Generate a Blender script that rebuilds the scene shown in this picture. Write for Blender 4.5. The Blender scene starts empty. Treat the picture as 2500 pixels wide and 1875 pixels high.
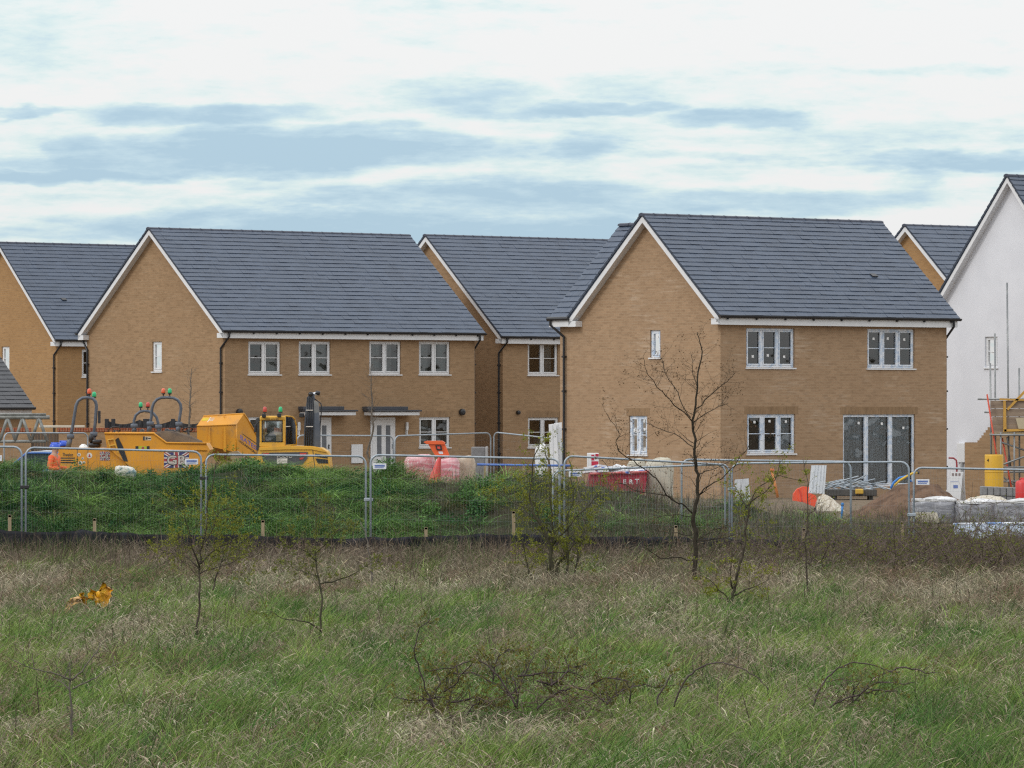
import bpy, bmesh, math, random
import numpy as np
from mathutils import Vector, Matrix
R=math.radians
scene=bpy.context.scene
COL=scene.collection
FPX,CX,HY,ZC=12146.0,1250.0,974.0,2.8      # focal length in photo pixels, picture centre, horizon row, eye height

def P(px,py,Y):
    return Vector(((px-CX)*Y/FPX, Y, ZC-(py-HY)*Y/FPX))

# ---------------------------------------------------------------- objects
def tag(o,label=None,cat=None,group=None,kind=None):
    if label: o['label']=label
    if cat: o['category']=cat
    if group: o['group']=group
    if kind: o['kind']=kind
    return o
def thing(name,label,cat,loc=(0,0,0),rz=0.0,group=None):
    o=bpy.data.objects.new(name,None); COL.objects.link(o)
    o.location=loc; o.rotation_euler=(0,0,rz); o.empty_display_size=.2
    return tag(o,label,cat,group)
def copy_tree(o,parent=None):
    c=o.copy(); COL.objects.link(c); c.parent=parent
    for ch in list(o.children): copy_tree(ch,c)
    return c

def frame(loc=(0,0,0),rz=0,rx=0,ry=0,s=(1,1,1)):
    return Matrix.Translation(loc)@Matrix.Rotation(rz,4,'Z')@Matrix.Rotation(ry,4,'Y')@Matrix.Rotation(rx,4,'X')@Matrix.Diagonal((s[0],s[1],s[2],1))

class MB:
    def __init__(s): s.v=[]; s.f=[]; s.uv=[]; s.m=[]; s.mi=0
    def add(s,vs,fs,M=None,uvs=None):
        b=len(s.v)
        for p in vs:
            p=Vector(p)
            s.v.append(M@p if M is not None else p)
        for i,f in enumerate(fs):
            s.f.append([b+k for k in f]); s.uv.append(uvs[i] if uvs else None); s.m.append(s.mi)
        return s
    def box(s,x0,x1,y0,y1,z0,z1,M=None):
        vs=[(x0,y0,z0),(x1,y0,z0),(x1,y1,z0),(x0,y1,z0),(x0,y0,z1),(x1,y0,z1),(x1,y1,z1),(x0,y1,z1)]
        return s.add(vs,[(3,2,1,0),(4,5,6,7),(0,1,5,4),(1,2,6,5),(2,3,7,6),(3,0,4,7)],M)
    def bbox(s,x0,x1,y0,y1,z0,z1,b=.02,M=None):
        # box with bevelled edges (hull of three inset boxes)
        bm=bmesh.new()
        vs=[]
        for (sx,sy,sz) in [(a,c,d) for a in (0,1) for c in (0,1) for d in (0,1)]:
            X=(x0,x1)[sx];Yv=(y0,y1)[sy];Z=(z0,z1)[sz]
            dx=b*(1-2*sx);dy=b*(1-2*sy);dz=b*(1-2*sz)
            for q in ((X,Yv+dy,Z+dz),(X+dx,Yv,Z+dz),(X+dx,Yv+dy,Z)): vs.append(bm.verts.new(q))
        bmesh.ops.convex_hull(bm,input=vs)
        bm.verts.index_update()
        s.add([v.co.copy() for v in bm.verts],[[v.index for v in f.verts] for f in bm.faces],M); bm.free()
        return s
    def prism(s,poly,a,b,axis='y',M=None):
        # poly: 2-D outline; axis y: (x,z) swept a..b in y; axis x: (y,z); axis z: (x,y)
        def put(p,t):
            return {'y':(p[0],t,p[1]),'x':(t,p[0],p[1]),'z':(p[0],p[1],t)}[axis]
        n=len(poly); vs=[put(p,a) for p in poly]+[put(p,b) for p in poly]
        ar=sum(poly[i][0]*poly[(i+1)%n][1]-poly[(i+1)%n][0]*poly[i][1] for i in range(n))
        fl=(ar>0); 
        if axis=='y': pass
        else: fl=not fl
        fs=[tuple(range(n)) if fl else tuple(range(n-1,-1,-1)), tuple(range(2*n-1,n-1,-1)) if fl else tuple(range(n,2*n))]
        for i in range(n):
            j=(i+1)%n
            fs.append((i,i+n,j+n,j) if fl else (i,j,j+n,i+n))
        return s.add(vs,fs,M)
    def tube(s,pts,r,n=6,cap=True,M=None):
        pts=[Vector(p) for p in pts]; k=len(pts)
        rs=r if isinstance(r,(list,tuple)) else [r]*k
        vs=[];fs=[]
        d0=(pts[1]-pts[0]).normalized()
        up=Vector((0,0,1)) if abs(d0.z)<.9 else Vector((1,0,0))
        a=d0.cross(up).normalized(); 
        for i in range(k):
            if i==0: d=pts[1]-pts[0]
            elif i==k-1: d=pts[-1]-pts[-2]
            else: d=(pts[i+1]-pts[i]).normalized()+(pts[i]-pts[i-1]).normalized()
            if d.length<1e-9: d=d0
            d=d.normalized()
            a=(a-d*a.dot(d)); a=a.normalized() if a.length>1e-6 else d.orthogonal().normalized()
            b=d.cross(a)
            for j in range(n):
                t=2*math.pi*j/n
                vs.append(pts[i]+(a*math.cos(t)+b*math.sin(t))*rs[i])
        for i in range(k-1):
            for j in range(n):
                j2=(j+1)%n
                fs.append((i*n+j,i*n+j2,(i+1)*n+j2,(i+1)*n+j))
        if cap:
            fs.append(tuple(range(n-1,-1,-1))); fs.append(tuple((k-1)*n+j for j in range(n)))
        return s.add(vs,fs,M)
    def lathe(s,prof,n=16,M=None,cap=True):
        vs=[];fs=[];k=len(prof)
        for (r,z) in prof:
            for j in range(n):
                t=2*math.pi*j/n; vs.append((r*math.cos(t),r*math.sin(t),z))
        for i in range(k-1):
            for j in range(n):
                j2=(j+1)%n; fs.append((i*n+j,i*n+j2,(i+1)*n+j2,(i+1)*n+j))
        if cap: fs.append(tuple(range(n-1,-1,-1))); fs.append(tuple((k-1)*n+j for j in range(n)))
        return s.add(vs,fs,M)
    def build(s,name,mat,parent=None,smooth=False,loc=None):
        me=bpy.data.meshes.new(name)
        me.from_pydata([tuple(v) for v in s.v],[],s.f)
        mats=mat if isinstance(mat,(list,tuple)) else [mat]
        for m in mats: me.materials.append(m)
        uvl=me.uv_layers.new(name='UVMap').data
        for p in me.polygons:
            n=p.normal; ex=s.uv[p.index]; p.material_index=s.m[p.index]
            p.use_smooth=smooth
            for q,li in enumerate(p.loop_indices):
                if ex: uvl[li].uv=ex[q]; continue
                c=me.vertices[me.loops[li].vertex_index].co
                if abs(n.x)>abs(n.y) and abs(n.x)>abs(n.z): uvl[li].uv=(c.y,c.z)
                elif abs(n.y)>abs(n.z): uvl[li].uv=(c.x,c.z)
                else: uvl[li].uv=(c.x,c.y)
        o=bpy.data.objects.new(name,me); COL.objects.link(o)
        if parent: o.parent=parent
        if loc: o.location=loc
        return o

def text_mb(txt,size,M,depth=.006,mb=None,align='CENTER',shear=0,bold=0):
    cu=bpy.data.curves.new('t','FONT'); cu.body=txt; cu.size=size; cu.align_x=align; cu.align_y='CENTER'
    cu.extrude=depth; cu.shear=shear; cu.offset=bold
    o=bpy.data.objects.new('t',cu); COL.objects.link(o)
    dg=bpy.context.evaluated_depsgraph_get()
    me=bpy.data.meshes.new_from_object(o.evaluated_get(dg))
    mb=mb or MB()
    mb.add([v.co.copy() for v in me.vertices],[list(p.vertices) for p in me.polygons],M)
    bpy.data.objects.remove(o); bpy.data.meshes.remove(me); bpy.data.curves.remove(cu)
    return mb

# ---------------------------------------------------------------- materials
def nodes(m):
    m.use_nodes=True; nt=m.node_tree; nt.nodes.clear(); return nt
def N(nt,t,**k):
    n=nt.nodes.new(t)
    for a,b in k.items():
        if a in n.inputs.keys() if isinstance(a,str) else False: n.inputs[a].default_value=b
        else: setattr(n,a,b)
    return n
def c4(c): return (c[0],c[1],c[2],1)
def srgb(r,g,b):
    f=lambda x:(x/255/12.92 if x/255<=.04045 else ((x/255+.055)/1.055)**2.4)
    return (f(r),f(g),f(b))
def mixc(nt,fac,a,b,mode='MIX'):
    n=nt.nodes.new('ShaderNodeMix'); n.data_type='RGBA'; n.blend_type=mode
    for sock,val in ((n.inputs[0],fac),(n.inputs[6],a),(n.inputs[7],b)):
        if hasattr(val,'is_output'): nt.links.new(val,sock)
        elif isinstance(val,(int,float)): sock.default_value=val
        else: sock.default_value=c4(val)
    return n.outputs[2]
def mth(nt,op,a,b=None,c=None,clamp=False):
    n=nt.nodes.new('ShaderNodeMath'); n.operation=op; n.use_clamp=clamp
    for i,val in enumerate((a,b,c)):
        if val is None: continue
        if hasattr(val,'is_output'): nt.links.new(val,n.inputs[i])
        else: n.inputs[i].default_value=val
    return n.outputs[0]
def rng(nt,v,a,b,c=0.,d=1.):
    n=nt.nodes.new('ShaderNodeMapRange'); n.interpolation_type='SMOOTHSTEP'
    nt.links.new(v,n.inputs[0]); 
    for i,x in enumerate((a,b,c,d)): n.inputs[1+i].default_value=x
    return n.outputs[0]
def noise(nt,vec,scale,detail=4,rough=.55,dist=0):
    n=nt.nodes.new('ShaderNodeTexNoise'); n.inputs['Scale'].default_value=scale; n.inputs['Detail'].default_value=detail
    n.inputs['Roughness'].default_value=rough; n.inputs['Distortion'].default_value=dist
    if vec is not None: nt.links.new(vec,n.inputs['Vector'])
    return n.outputs['Fac']
def coord(nt,kind='Object'):
    return nt.nodes.new('ShaderNodeTexCoord').outputs[kind]
def mapping(nt,vec,scale):
    n=nt.nodes.new('ShaderNodeMapping'); n.inputs['Scale'].default_value=scale; nt.links.new(vec,n.inputs['Vector']); return n.outputs[0]
def principled(nt,col,rough=.6,metal=0,spec=.5):
    b=nt.nodes.new('ShaderNodeBsdfPrincipled'); o=nt.nodes.new('ShaderNodeOutputMaterial')
    if hasattr(col,'is_output'): nt.links.new(col,b.inputs['Base Color'])
    else: b.inputs['Base Color'].default_value=c4(col)
    if hasattr(rough,'is_output'): nt.links.new(rough,b.inputs['Roughness'])
    else: b.inputs['Roughness'].default_value=rough
    b.inputs['Metallic'].default_value=metal; b.inputs['Specular IOR Level'].default_value=spec
    nt.links.new(b.outputs[0],o.inputs['Surface']); return b
def bump(nt,b,h,strength=.4,dist=.02):
    n=nt.nodes.new('ShaderNodeBump'); n.inputs['Strength'].default_value=strength; n.inputs['Distance'].default_value=dist
    nt.links.new(h,n.inputs['Height']); nt.links.new(n.outputs[0],b.inputs['Normal'])
def mat(name,col,col2=None,rough=.6,metal=0,scale=6,lo=.35,hi=.7,spec=.5,bmp=0,stretch=(1,1,1),detail=5):
    m=bpy.data.materials.new(name); nt=nodes(m)
    v=mapping(nt,coord(nt),stretch)
    f=noise(nt,v,scale,detail)
    c=mixc(nt,rng(nt,f,lo,hi),col,col2 or tuple(x*.8 for x in col))
    b=principled(nt,c,rough,metal,spec)
    if bmp: bump(nt,b,noise(nt,v,scale*4,4),bmp)
    return m
def brick_mat(name,a,b_,mortar,stain=None,amount=.0,red=False):
    m=bpy.data.materials.new(name); nt=nodes(m)
    uv=coord(nt,'UV')
    br=nt.nodes.new('ShaderNodeTexBrick'); nt.links.new(uv,br.inputs['Vector'])
    br.inputs['Scale'].default_value=1; br.inputs['Brick Width'].default_value=.225; br.inputs['Row Height'].default_value=.075
    br.inputs['Mortar Size'].default_value=.007; br.inputs['Mortar Smooth'].default_value=.3; br.inputs['Bias'].default_value=0
    br.inputs['Color1'].default_value=c4(a); br.inputs['Color2'].default_value=c4(b_); br.inputs['Mortar'].default_value=c4(mortar)
    obj=coord(nt)
    big=noise(nt,obj,.55,4,.6)
    c=mixc(nt,rng(nt,big,.35,.7,0,.45),br.outputs['Color'],tuple(x*.78 for x in a))
    rows=noise(nt,mapping(nt,uv,(.5,5,1)),1.6,3,.6)       # brick packs of slightly different tone laid in bands
    c=mixc(nt,rng(nt,rows,.42,.72,0,.4),c,tuple(x*y for x,y in zip(a,(.86,.88,.9))))
    c=mixc(nt,rng(nt,noise(nt,mapping(nt,uv,(4.4,13.3,1)),1.0,1,.5),.5,.75,0,.4),c,tuple(x*.66 for x in b_))
    if stain:
        st=noise(nt,mapping(nt,uv,(.55,.8,1)),.9,5,.65)
        ln=noise(nt,mapping(nt,uv,(1.2,14,1)),1.0,3,.6)
        f=mth(nt,'MULTIPLY',rng(nt,st,.47,.66),rng(nt,ln,.44,.66)); f=mth(nt,'MULTIPLY',f,amount)
        c=mixc(nt,f,c,stain)
    b=principled(nt,c,.85,0,.25)
    bump(nt,b,br.outputs['Fac'],-.35,.008)
    return m
def tile_mat(name,a,b_):
    m=bpy.data.materials.new(name); nt=nodes(m)
    uv=coord(nt,'UV')
    br=nt.nodes.new('ShaderNodeTexBrick'); nt.links.new(uv,br.inputs['Vector'])
    br.inputs['Scale'].default_value=1; br.inputs['Brick Width'].default_value=1; br.inputs['Row Height'].default_value=1
    br.inputs['Mortar Size'].default_value=.012; br.inputs['Mortar Smooth'].default_value=.1
    br.inputs['Color1'].default_value=c4(a); br.inputs['Color2'].default_value=c4(b_); br.inputs['Mortar'].default_value=c4(tuple(x*.45 for x in a))
    obj=coord(nt)
    c=mixc(nt,rng(nt,noise(nt,obj,.8,5,.6),.35,.7,0,.35),br.outputs['Color'],tuple(x*1.25 for x in a))
    c=mixc(nt,rng(nt,noise(nt,obj,9,3,.6),.45,.75,0,.35),c,tuple(x*.72 for x in b_))
    b=principled(nt,c,.45,0,.6)
    bump(nt,b,noise(nt,obj,14,3),.12,.01)
    return m
def glass_mat(name,tint=(.9,.95,.96)):
    m=bpy.data.materials.new(name); nt=nodes(m)
    o=nt.nodes.new('ShaderNodeOutputMaterial'); mx=nt.nodes.new('ShaderNodeMixShader')
    t=nt.nodes.new('ShaderNodeBsdfTransparent'); t.inputs[0].default_value=c4(tint)
    g=nt.nodes.new('ShaderNodeBsdfGlossy'); g.inputs['Roughness'].default_value=.03
    fr=nt.nodes.new('ShaderNodeFresnel'); fr.inputs['IOR'].default_value=2.05
    v=noise(nt,coord(nt),1.2,2)
    nb=nt.nodes.new('ShaderNodeBump'); nb.inputs['Strength'].default_value=.16; nb.inputs['Distance'].default_value=.05
    nt.links.new(v,nb.inputs['Height']); nt.links.new(nb.outputs[0],g.inputs['Normal'])
    nt.links.new(fr.outputs[0],mx.inputs[0]); nt.links.new(t.outputs[0],mx.inputs[1]); nt.links.new(g.outputs[0],mx.inputs[2])
    nt.links.new(mx.outputs[0],o.inputs['Surface']); return m
def attr_mat(name,rough=.75,trans=.3,spec=.2):
    m=bpy.data.materials.new(name); nt=nodes(m)
    a=nt.nodes.new('ShaderNodeAttribute'); a.attribute_name='col'
    b=principled(nt,a.outputs['Color'],rough,0,spec)
    o=[n for n in nt.nodes if n.type=='OUTPUT_MATERIAL'][0]
    t=nt.nodes.new('ShaderNodeBsdfTranslucent'); nt.links.new(a.outputs['Color'],t.inputs[0])
    mx=nt.nodes.new('ShaderNodeMixShader'); mx.inputs[0].default_value=trans
    nt.links.new(b.outputs[0],mx.inputs[1]); nt.links.new(t.outputs[0],mx.inputs[2]); nt.links.new(mx.outputs[0],o.inputs['Surface'])
    return m

BUFF=(.368,.236,.135); BUFF2=(.285,.180,.100); MORT=(.33,.238,.145)
m_brick=brick_mat('buff_brick',BUFF,BUFF2,MORT,(.46,.35,.24),.3)
m_brick_new=brick_mat('buff_brick_new',(.40,.264,.162),(.32,.208,.126),(.385,.285,.185),(.55,.45,.35),.5)
m_brick_orange=brick_mat('orange_buff_brick',(.41,.24,.108),(.345,.198,.09),(.34,.24,.14))
m_soldier=brick_mat('soldier_brick',tuple(x*.85 for x in BUFF),tuple(x*.8 for x in BUFF2),tuple(x*.8 for x in MORT))
m_redbrick=brick_mat('red_brick',(.34,.105,.05),(.28,.085,.045),(.36,.26,.18))
m_render=mat('white_render',(.70,.715,.765),(.66,.675,.725),.9,scale=1.2,spec=.2)
m_tile=tile_mat('slate_tile',(.050,.073,.118),(.039,.058,.096))
m_ridge=mat('ridge_tile',(.05,.06,.09),(.04,.048,.074),.55,scale=5)
m_white=mat('white_upvc',(.72,.73,.75),(.67,.685,.71),.35,scale=3)
m_film=mat('white_frame_film',(.74,.78,.84),(.50,.60,.74),.4,scale=9,lo=.42,hi=.62)
m_black=mat('black_plastic',(.016,.017,.021),(.022,.023,.027),.35,scale=4)
m_dark=mat('dark_steel',(.035,.04,.05),(.06,.065,.075),.5,.3,scale=7)
m_glass=glass_mat('window_glass')
m_curtain=mat('grey_curtain',(.30,.31,.30),(.17,.18,.18),.9,scale=14,stretch=(3,3,.1))
m_dust=mat('grey_dust_sheet',(.62,.66,.72),(.38,.41,.45),.8,scale=10,stretch=(3,3,.12))
m_sticker=mat('white_sticker',(.85,.86,.86),(.75,.76,.78),.6,scale=30)
m_doorgrey=mat('door_glass_grey',(.14,.15,.17),(.10,.11,.13),.25,scale=3)
m_slab=mat('canopy_slate',(.06,.065,.08),(.045,.05,.06),.6,scale=8)
m_room=mat('room_plaster',(.30,.30,.31),(.25,.25,.26),.9,scale=1)
# ---------------------------------------------------------------- camera, sky, sun
cam=bpy.data.objects.new('camera',bpy.data.cameras.new('camera')); COL.objects.link(cam); scene.camera=cam
cam.location=(0,0,ZC); cam.rotation_euler=(R(90),0,0)
cam.data.sensor_width=36; cam.data.sensor_fit='HORIZONTAL'; cam.data.lens=36*FPX/2500; cam.data.shift_y=(HY-937.5)/2500
cam.data.clip_start=.5; cam.data.clip_end=9000
scene.view_settings.view_transform='Standard'; scene.view_settings.look='None'; scene.view_settings.gamma=1; scene.view_settings.exposure=0
scene.render.engine='CYCLES'; scene.cycles.pixel_filter_type='BLACKMAN_HARRIS'; scene.cycles.filter_width=1.25
scene.cycles.max_bounces=6; scene.cycles.transparent_max_bounces=24; scene.cycles.use_denoising=False
SUN_AZ=R(236); SUN_EL=R(36)      # azimuth clockwise from +Y: behind the camera, to its left
sd=Vector((math.sin(SUN_AZ)*math.cos(SUN_EL),math.cos(SUN_AZ)*math.cos(SUN_EL),math.sin(SUN_EL)))
sun=bpy.data.objects.new('sun',bpy.data.lights.new('sun','SUN')); COL.objects.link(sun)
sun.data.energy=1.0; sun.data.angle=R(14); sun.data.color=(1,.965,.91)
sun.rotation_euler=sd.to_track_quat('Z','Y').to_euler(); sun.location=(-30,-30,60)
w=bpy.data.worlds.new('World'); scene.world=w; w.use_nodes=True
nt=w.node_tree; nt.nodes.clear()
sky=nt.nodes.new('ShaderNodeTexSky'); sky.sky_type='NISHITA'; sky.sun_disc=False
sky.sun_elevation=SUN_EL; sky.sun_rotation=SUN_AZ; sky.air_density=1; sky.dust_density=1.5
d=coord(nt,'Generated')
sp=nt.nodes.new('ShaderNodeSeparateXYZ'); nt.links.new(d,sp.inputs[0])
yy=mth(nt,'MAXIMUM',mth(nt,'ABSOLUTE',sp.outputs[1]),.15)
K=FPX/2212.*.884807          # sky direction tangents in units of the view's width
a0=mth(nt,'MULTIPLY',mth(nt,'DIVIDE',sp.outputs[0],yy),FPX/2500)
b0=mth(nt,'MULTIPLY',mth(nt,'DIVIDE',sp.outputs[2],yy),FPX/2500)
def comb(x,y,z=0):
    n=nt.nodes.new('ShaderNodeCombineXYZ')
    for i,val in enumerate((x,y,z)):
        if hasattr(val,'is_output'): nt.links.new(val,n.inputs[i])
        else: n.inputs[i].default_value=val
    return n.outputs[0]
wv=comb(mth(nt,'MULTIPLY',a0,7),mth(nt,'MULTIPLY',b0,22),3.1)
wx=noise(nt,wv,1.0,5,.62); wz=noise(nt,comb(mth(nt,'MULTIPLY',a0,6),mth(nt,'MULTIPLY',b0,20),9.7),1.0,5,.62)
a1=mth(nt,'ADD',a0,mth(nt,'MULTIPLY',mth(nt,'SUBTRACT',wx,.5),.16))
b1=mth(nt,'ADD',b0,mth(nt,'MULTIPLY',mth(nt,'SUBTRACT',wz,.5),.042))
bands=[(450,253,235,20,.80),(640,325,330,34,1.0),(420,345,300,26,.85),(120,374,260,14,.85),(800,300,150,22,.8),(1000,212,175,30,.72),(1270,236,140,13,.78),(1610,262,130,17,.85),
       (1260,320,85,22,.7),(1060,435,330,34,.82),(900,492,560,34,.95),(1400,440,330,24,.75),(1700,440,300,26,.8),(2060,342,230,15,.75),(2040,157,140,14,.5),(40,247,100,9,.8),(150,320,60,26,.5),
       (110,75,190,85,.42),(860,15,120,16,.33),(1110,18,90,13,.33),(1320,190,80,24,.38),(1560,335,170,9,.36),(870,246,90,9,.28),(470,60,70,14,.3),(1950,405,45,32,.42),(450,500,420,18,.45)]
tot=None
for (x,y,bw,bh,amp) in bands:
    cx=x/2212-.5; cy=(861.8-y)/2212
    e=mth(nt,'ADD',mth(nt,'POWER',mth(nt,'DIVIDE',mth(nt,'SUBTRACT',a1,cx),bw/2212),2.0),mth(nt,'POWER',mth(nt,'DIVIDE',mth(nt,'SUBTRACT',b1,cy),bh/2212),2.0))
    g=mth(nt,'MULTIPLY',rng(nt,e,3.0,.0),amp)
    tot=g if tot is None else mth(nt,'MAXIMUM',tot,g)
fine=noise(nt,comb(mth(nt,'MULTIPLY',a0,16),mth(nt,'MULTIPLY',b0,60),1.3),1.0,6,.65)
broad=noise(nt,comb(mth(nt,'MULTIPLY',a0,3.2),mth(nt,'MULTIPLY',b0,12),5.3),1.0,5,.6)
# cloud breaks beyond the picture follow the broad noise alone
zone=mth(nt,'MULTIPLY',rng(nt,b1,.335,.235),rng(nt,b1,.05,.17))
streak=noise(nt,comb(mth(nt,'MULTIPLY',a0,3.4),mth(nt,'MULTIPLY',b0,34),7.7),1.0,6,.62,.3)
den=mth(nt,'ADD',mth(nt,'MULTIPLY',tot,.74),mth(nt,'MULTIPLY',mth(nt,'SUBTRACT',fine,.5),1.15))
den=mth(nt,'ADD',den,mth(nt,'MULTIPLY',mth(nt,'SUBTRACT',broad,.5),1.05))
den=mth(nt,'ADD',den,mth(nt,'MULTIPLY',zone,mth(nt,'ADD',mth(nt,'MULTIPLY',mth(nt,'SUBTRACT',streak,.5),1.5),.24)))
den=mth(nt,'ADD',den,.05)
cr=nt.nodes.new('ShaderNodeValToRGB'); nt.links.new(den,cr.inputs[0])
el=cr.color_ramp.elements; el[0].position=.10; el[0].color=c4((.868,.872,.872))
el[1].position=1.0; el[1].color=c4((.44,.61,.735))
e=el.new(.28); e.color=c4((.80,.868,.868)); e=el.new(.44); e.color=c4((.70,.83,.84)); e=el.new(.72); e.color=c4((.54,.705,.80))
STR=.1
v=nt.nodes.new('ShaderNodeVectorMath'); v.operation='SCALE'; nt.links.new(cr.outputs[0],v.inputs[0]); v.inputs['Scale'].default_value=1/STR
upz=mth(nt,'ADD',mth(nt,'MULTIPLY',mth(nt,'MAXIMUM',sp.outputs[2],0.0),.95),1.0)
v2=nt.nodes.new('ShaderNodeVectorMath'); v2.operation='SCALE'; nt.links.new(v.outputs[0],v2.inputs[0]); nt.links.new(upz,v2.inputs['Scale'])
skc=mixc(nt,.93,sky.outputs[0],v2.outputs[0])
bg=nt.nodes.new('ShaderNodeBackground'); bg.inputs['Strength'].default_value=STR
wo=nt.nodes.new('ShaderNodeOutputWorld'); nt.links.new(skc,bg.inputs[0]); nt.links.new(bg.outputs[0],wo.inputs[0])
w.cycles.sampling_method='MANUAL'; w.cycles.sample_map_resolution=512
# ---------------------------------------------------------------- houses
TH=.703
UX,UY=math.cos(TH),math.sin(TH)
OE,OV=.25,.28         # eaves and verge overhang
HE=5.15
class House: pass
def tiles(mb,o,a,s,n,W,S,rows,tw=.33,seed=1,th=.026):
    rd=random.Random(seed); g=S/rows; nt_=max(2,int(round(W/tw)))
    for i in range(rows):
        s0,s1=i*g-.03,(i+1)*g
        wob=[rd.uniform(-.006,.006) for _ in range(nt_+1)]
        off=.5 if i%2 else 0
        for k in range(nt_):
            x0,x1=W*k/nt_,W*(k+1)/nt_
            h=th+rd.uniform(-.004,.005); e0=wob[k]; hi=.008
            A=o+a*x0+s*(s0+e0)+n*h; B=o+a*x1+s*(s0+wob[k+1])+n*h
            C=o+a*x1+s*s1+n*hi; D=o+a*x0+s*s1+n*hi
            E_=o+a*x0+s*(s0+.045)+n*(-.004); F_=o+a*x1+s*(s0+.045)+n*(-.004)
            u0,u1=k+off,k+1+off
            mb.add([A,B,C,D,E_,F_],[(0,1,2,3),(4,5,1,0)],None,[[(u0,i+.02),(u1,i+.02),(u1,i+.98),(u0,i+.98)],[(u0,i+.4),(u1,i+.4),(u1,i+.45),(u0,i+.45)]])
        A0=o+s*s0+n*th; D0=o+s*s1+n*.008; mb.add([A0,D0,D0-n*.06,A0-n*.06],[(0,1,2,3)],None,[[(0,0)]*4])
        A1=A0+a*W; D1=D0+a*W; mb.add([A1,D1,D1-n*.06,A1-n*.06],[(3,2,1,0)],None,[[(0,0)]*4])
def ridge(mb,p,q,r=.10,seg=.45,pitch=.8):
    d=(q-p); n=max(2,int(round(d.length/seg))); d=d/n; ax=d.normalized(); side=ax.cross(Vector((0,0,1)))
    for i in range(n):
        for (t0,t1,rr) in ((0,.13,r*1.12),(.13,1.0,r)):
            ring=[]
            for t in (t0,t1):
                c=p+d*(i+t)
                for k in range(5):
                    an=-.35+k*(math.pi+.7)/4
                    ring.append(c+side*(math.cos(an)*rr*1.05)+Vector((0,0,math.sin(an)*rr*.62)))
            fs=[(k,k+1,k+6,k+5) for k in range(4)]+[(4,3,2,1,0),(5,6,7,8,9)]
            mb.add(ring,fs)
def wall_holes(mb,plane,a0,a1,z0,z1,holes,depth,M=None):
    # plane 'f': x runs a, faces -y ; plane 'g': y runs a, faces -x
    xs=sorted(set([a0,a1]+[h[0] for h in holes]+[h[1] for h in holes])); zs=sorted(set([z0,z1]+[h[2] for h in holes]+[h[3] for h in holes]))
    put=(lambda a,z,d:(a,d,z)) if plane=='f' else (lambda a,z,d:(d,a,z))
    for i in range(len(xs)-1):
        for j in range(len(zs)-1):
            cx=(xs[i]+xs[i+1])/2; cz=(zs[j]+zs[j+1])/2
            if any(h[0]<cx<h[1] and h[2]<cz<h[3] for h in holes): continue
            q=[put(xs[i],zs[j],0),put(xs[i+1],zs[j],0),put(xs[i+1],zs[j+1],0),put(xs[i],zs[j+1],0)]
            mb.add(q,[(0,1,2,3) if plane=='f' else (3,2,1,0)])
    for h in holes:
        for (p,q) in (((h[0],h[2]),(h[1],h[2])),((h[1],h[2]),(h[1],h[3])),((h[1],h[3]),(h[0],h[3])),((h[0],h[3]),(h[0],h[2]))):
            mb.add([put(p[0],p[1],0),put(q[0],q[1],0),put(q[0],q[1],depth),put(p[0],p[1],depth)],[(3,2,1,0) if plane=='f' else (0,1,2,3)])

def make_house(name,label,EL,W,L,Hr,rows,brick,he=HE,tile=None,group='houses on the new estate'):
    h=House(); h.W=W-2*OV; h.L=L-2*OE; h.Hr=Hr; h.he=he
    u=Vector((UX,UY,0)); v=Vector((-UY,UX,0))
    O=Vector((EL[0],EL[1],0))+u*OV+v*OE
    h.O=O; h.u=u; h.v=v; h.wins=[]; h.brick=brick; h.label=label; h.name=name; h.rows=rows; h.tile=tile or m_tile
    h.root=thing(name,label,'house',O,TH,group)
    h.tan=(Hr-he)/(L/2)
    return h
def fac(h,px,py):
    d=Vector(((px-CX)/FPX,1,-(py-HY)/FPX)); c=Vector((0,0,ZC))
    t=(h.O-c).dot(h.v)/d.dot(h.v); p=c+d*t-h.O
    return p.dot(h.u),p.z
def gab(h,px,py):
    d=Vector(((px-CX)/FPX,1,-(py-HY)/FPX)); c=Vector((0,0,ZC))
    t=(h.O-c).dot(h.u)/d.dot(h.u); p=c+d*t-h.O
    return p.dot(h.v),p.z
def win(h,plane,x0,y0,x1,y1,lights=2,bar=True,stick=None,curtain=None,door=False,film=False,head=True,lit=None):
    f=fac if plane=='f' else gab
    cx=(x0+x1)/2;cy=(y0+y1)/2
    a=f(h,x0,cy)[0]; b=f(h,x1,cy)[0]; z1=f(h,cx,y0)[1]; z0=f(h,cx,y1)[1]
    a,b=min(a,b),max(a,b)
    h.wins.append(dict(plane=plane,a=a,b=b,z0=z0,z1=z1,lights=lights,bar=bar,stick=stick,curtain=curtain,door=door,film=film,head=head))
    return h.wins[-1]
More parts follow.
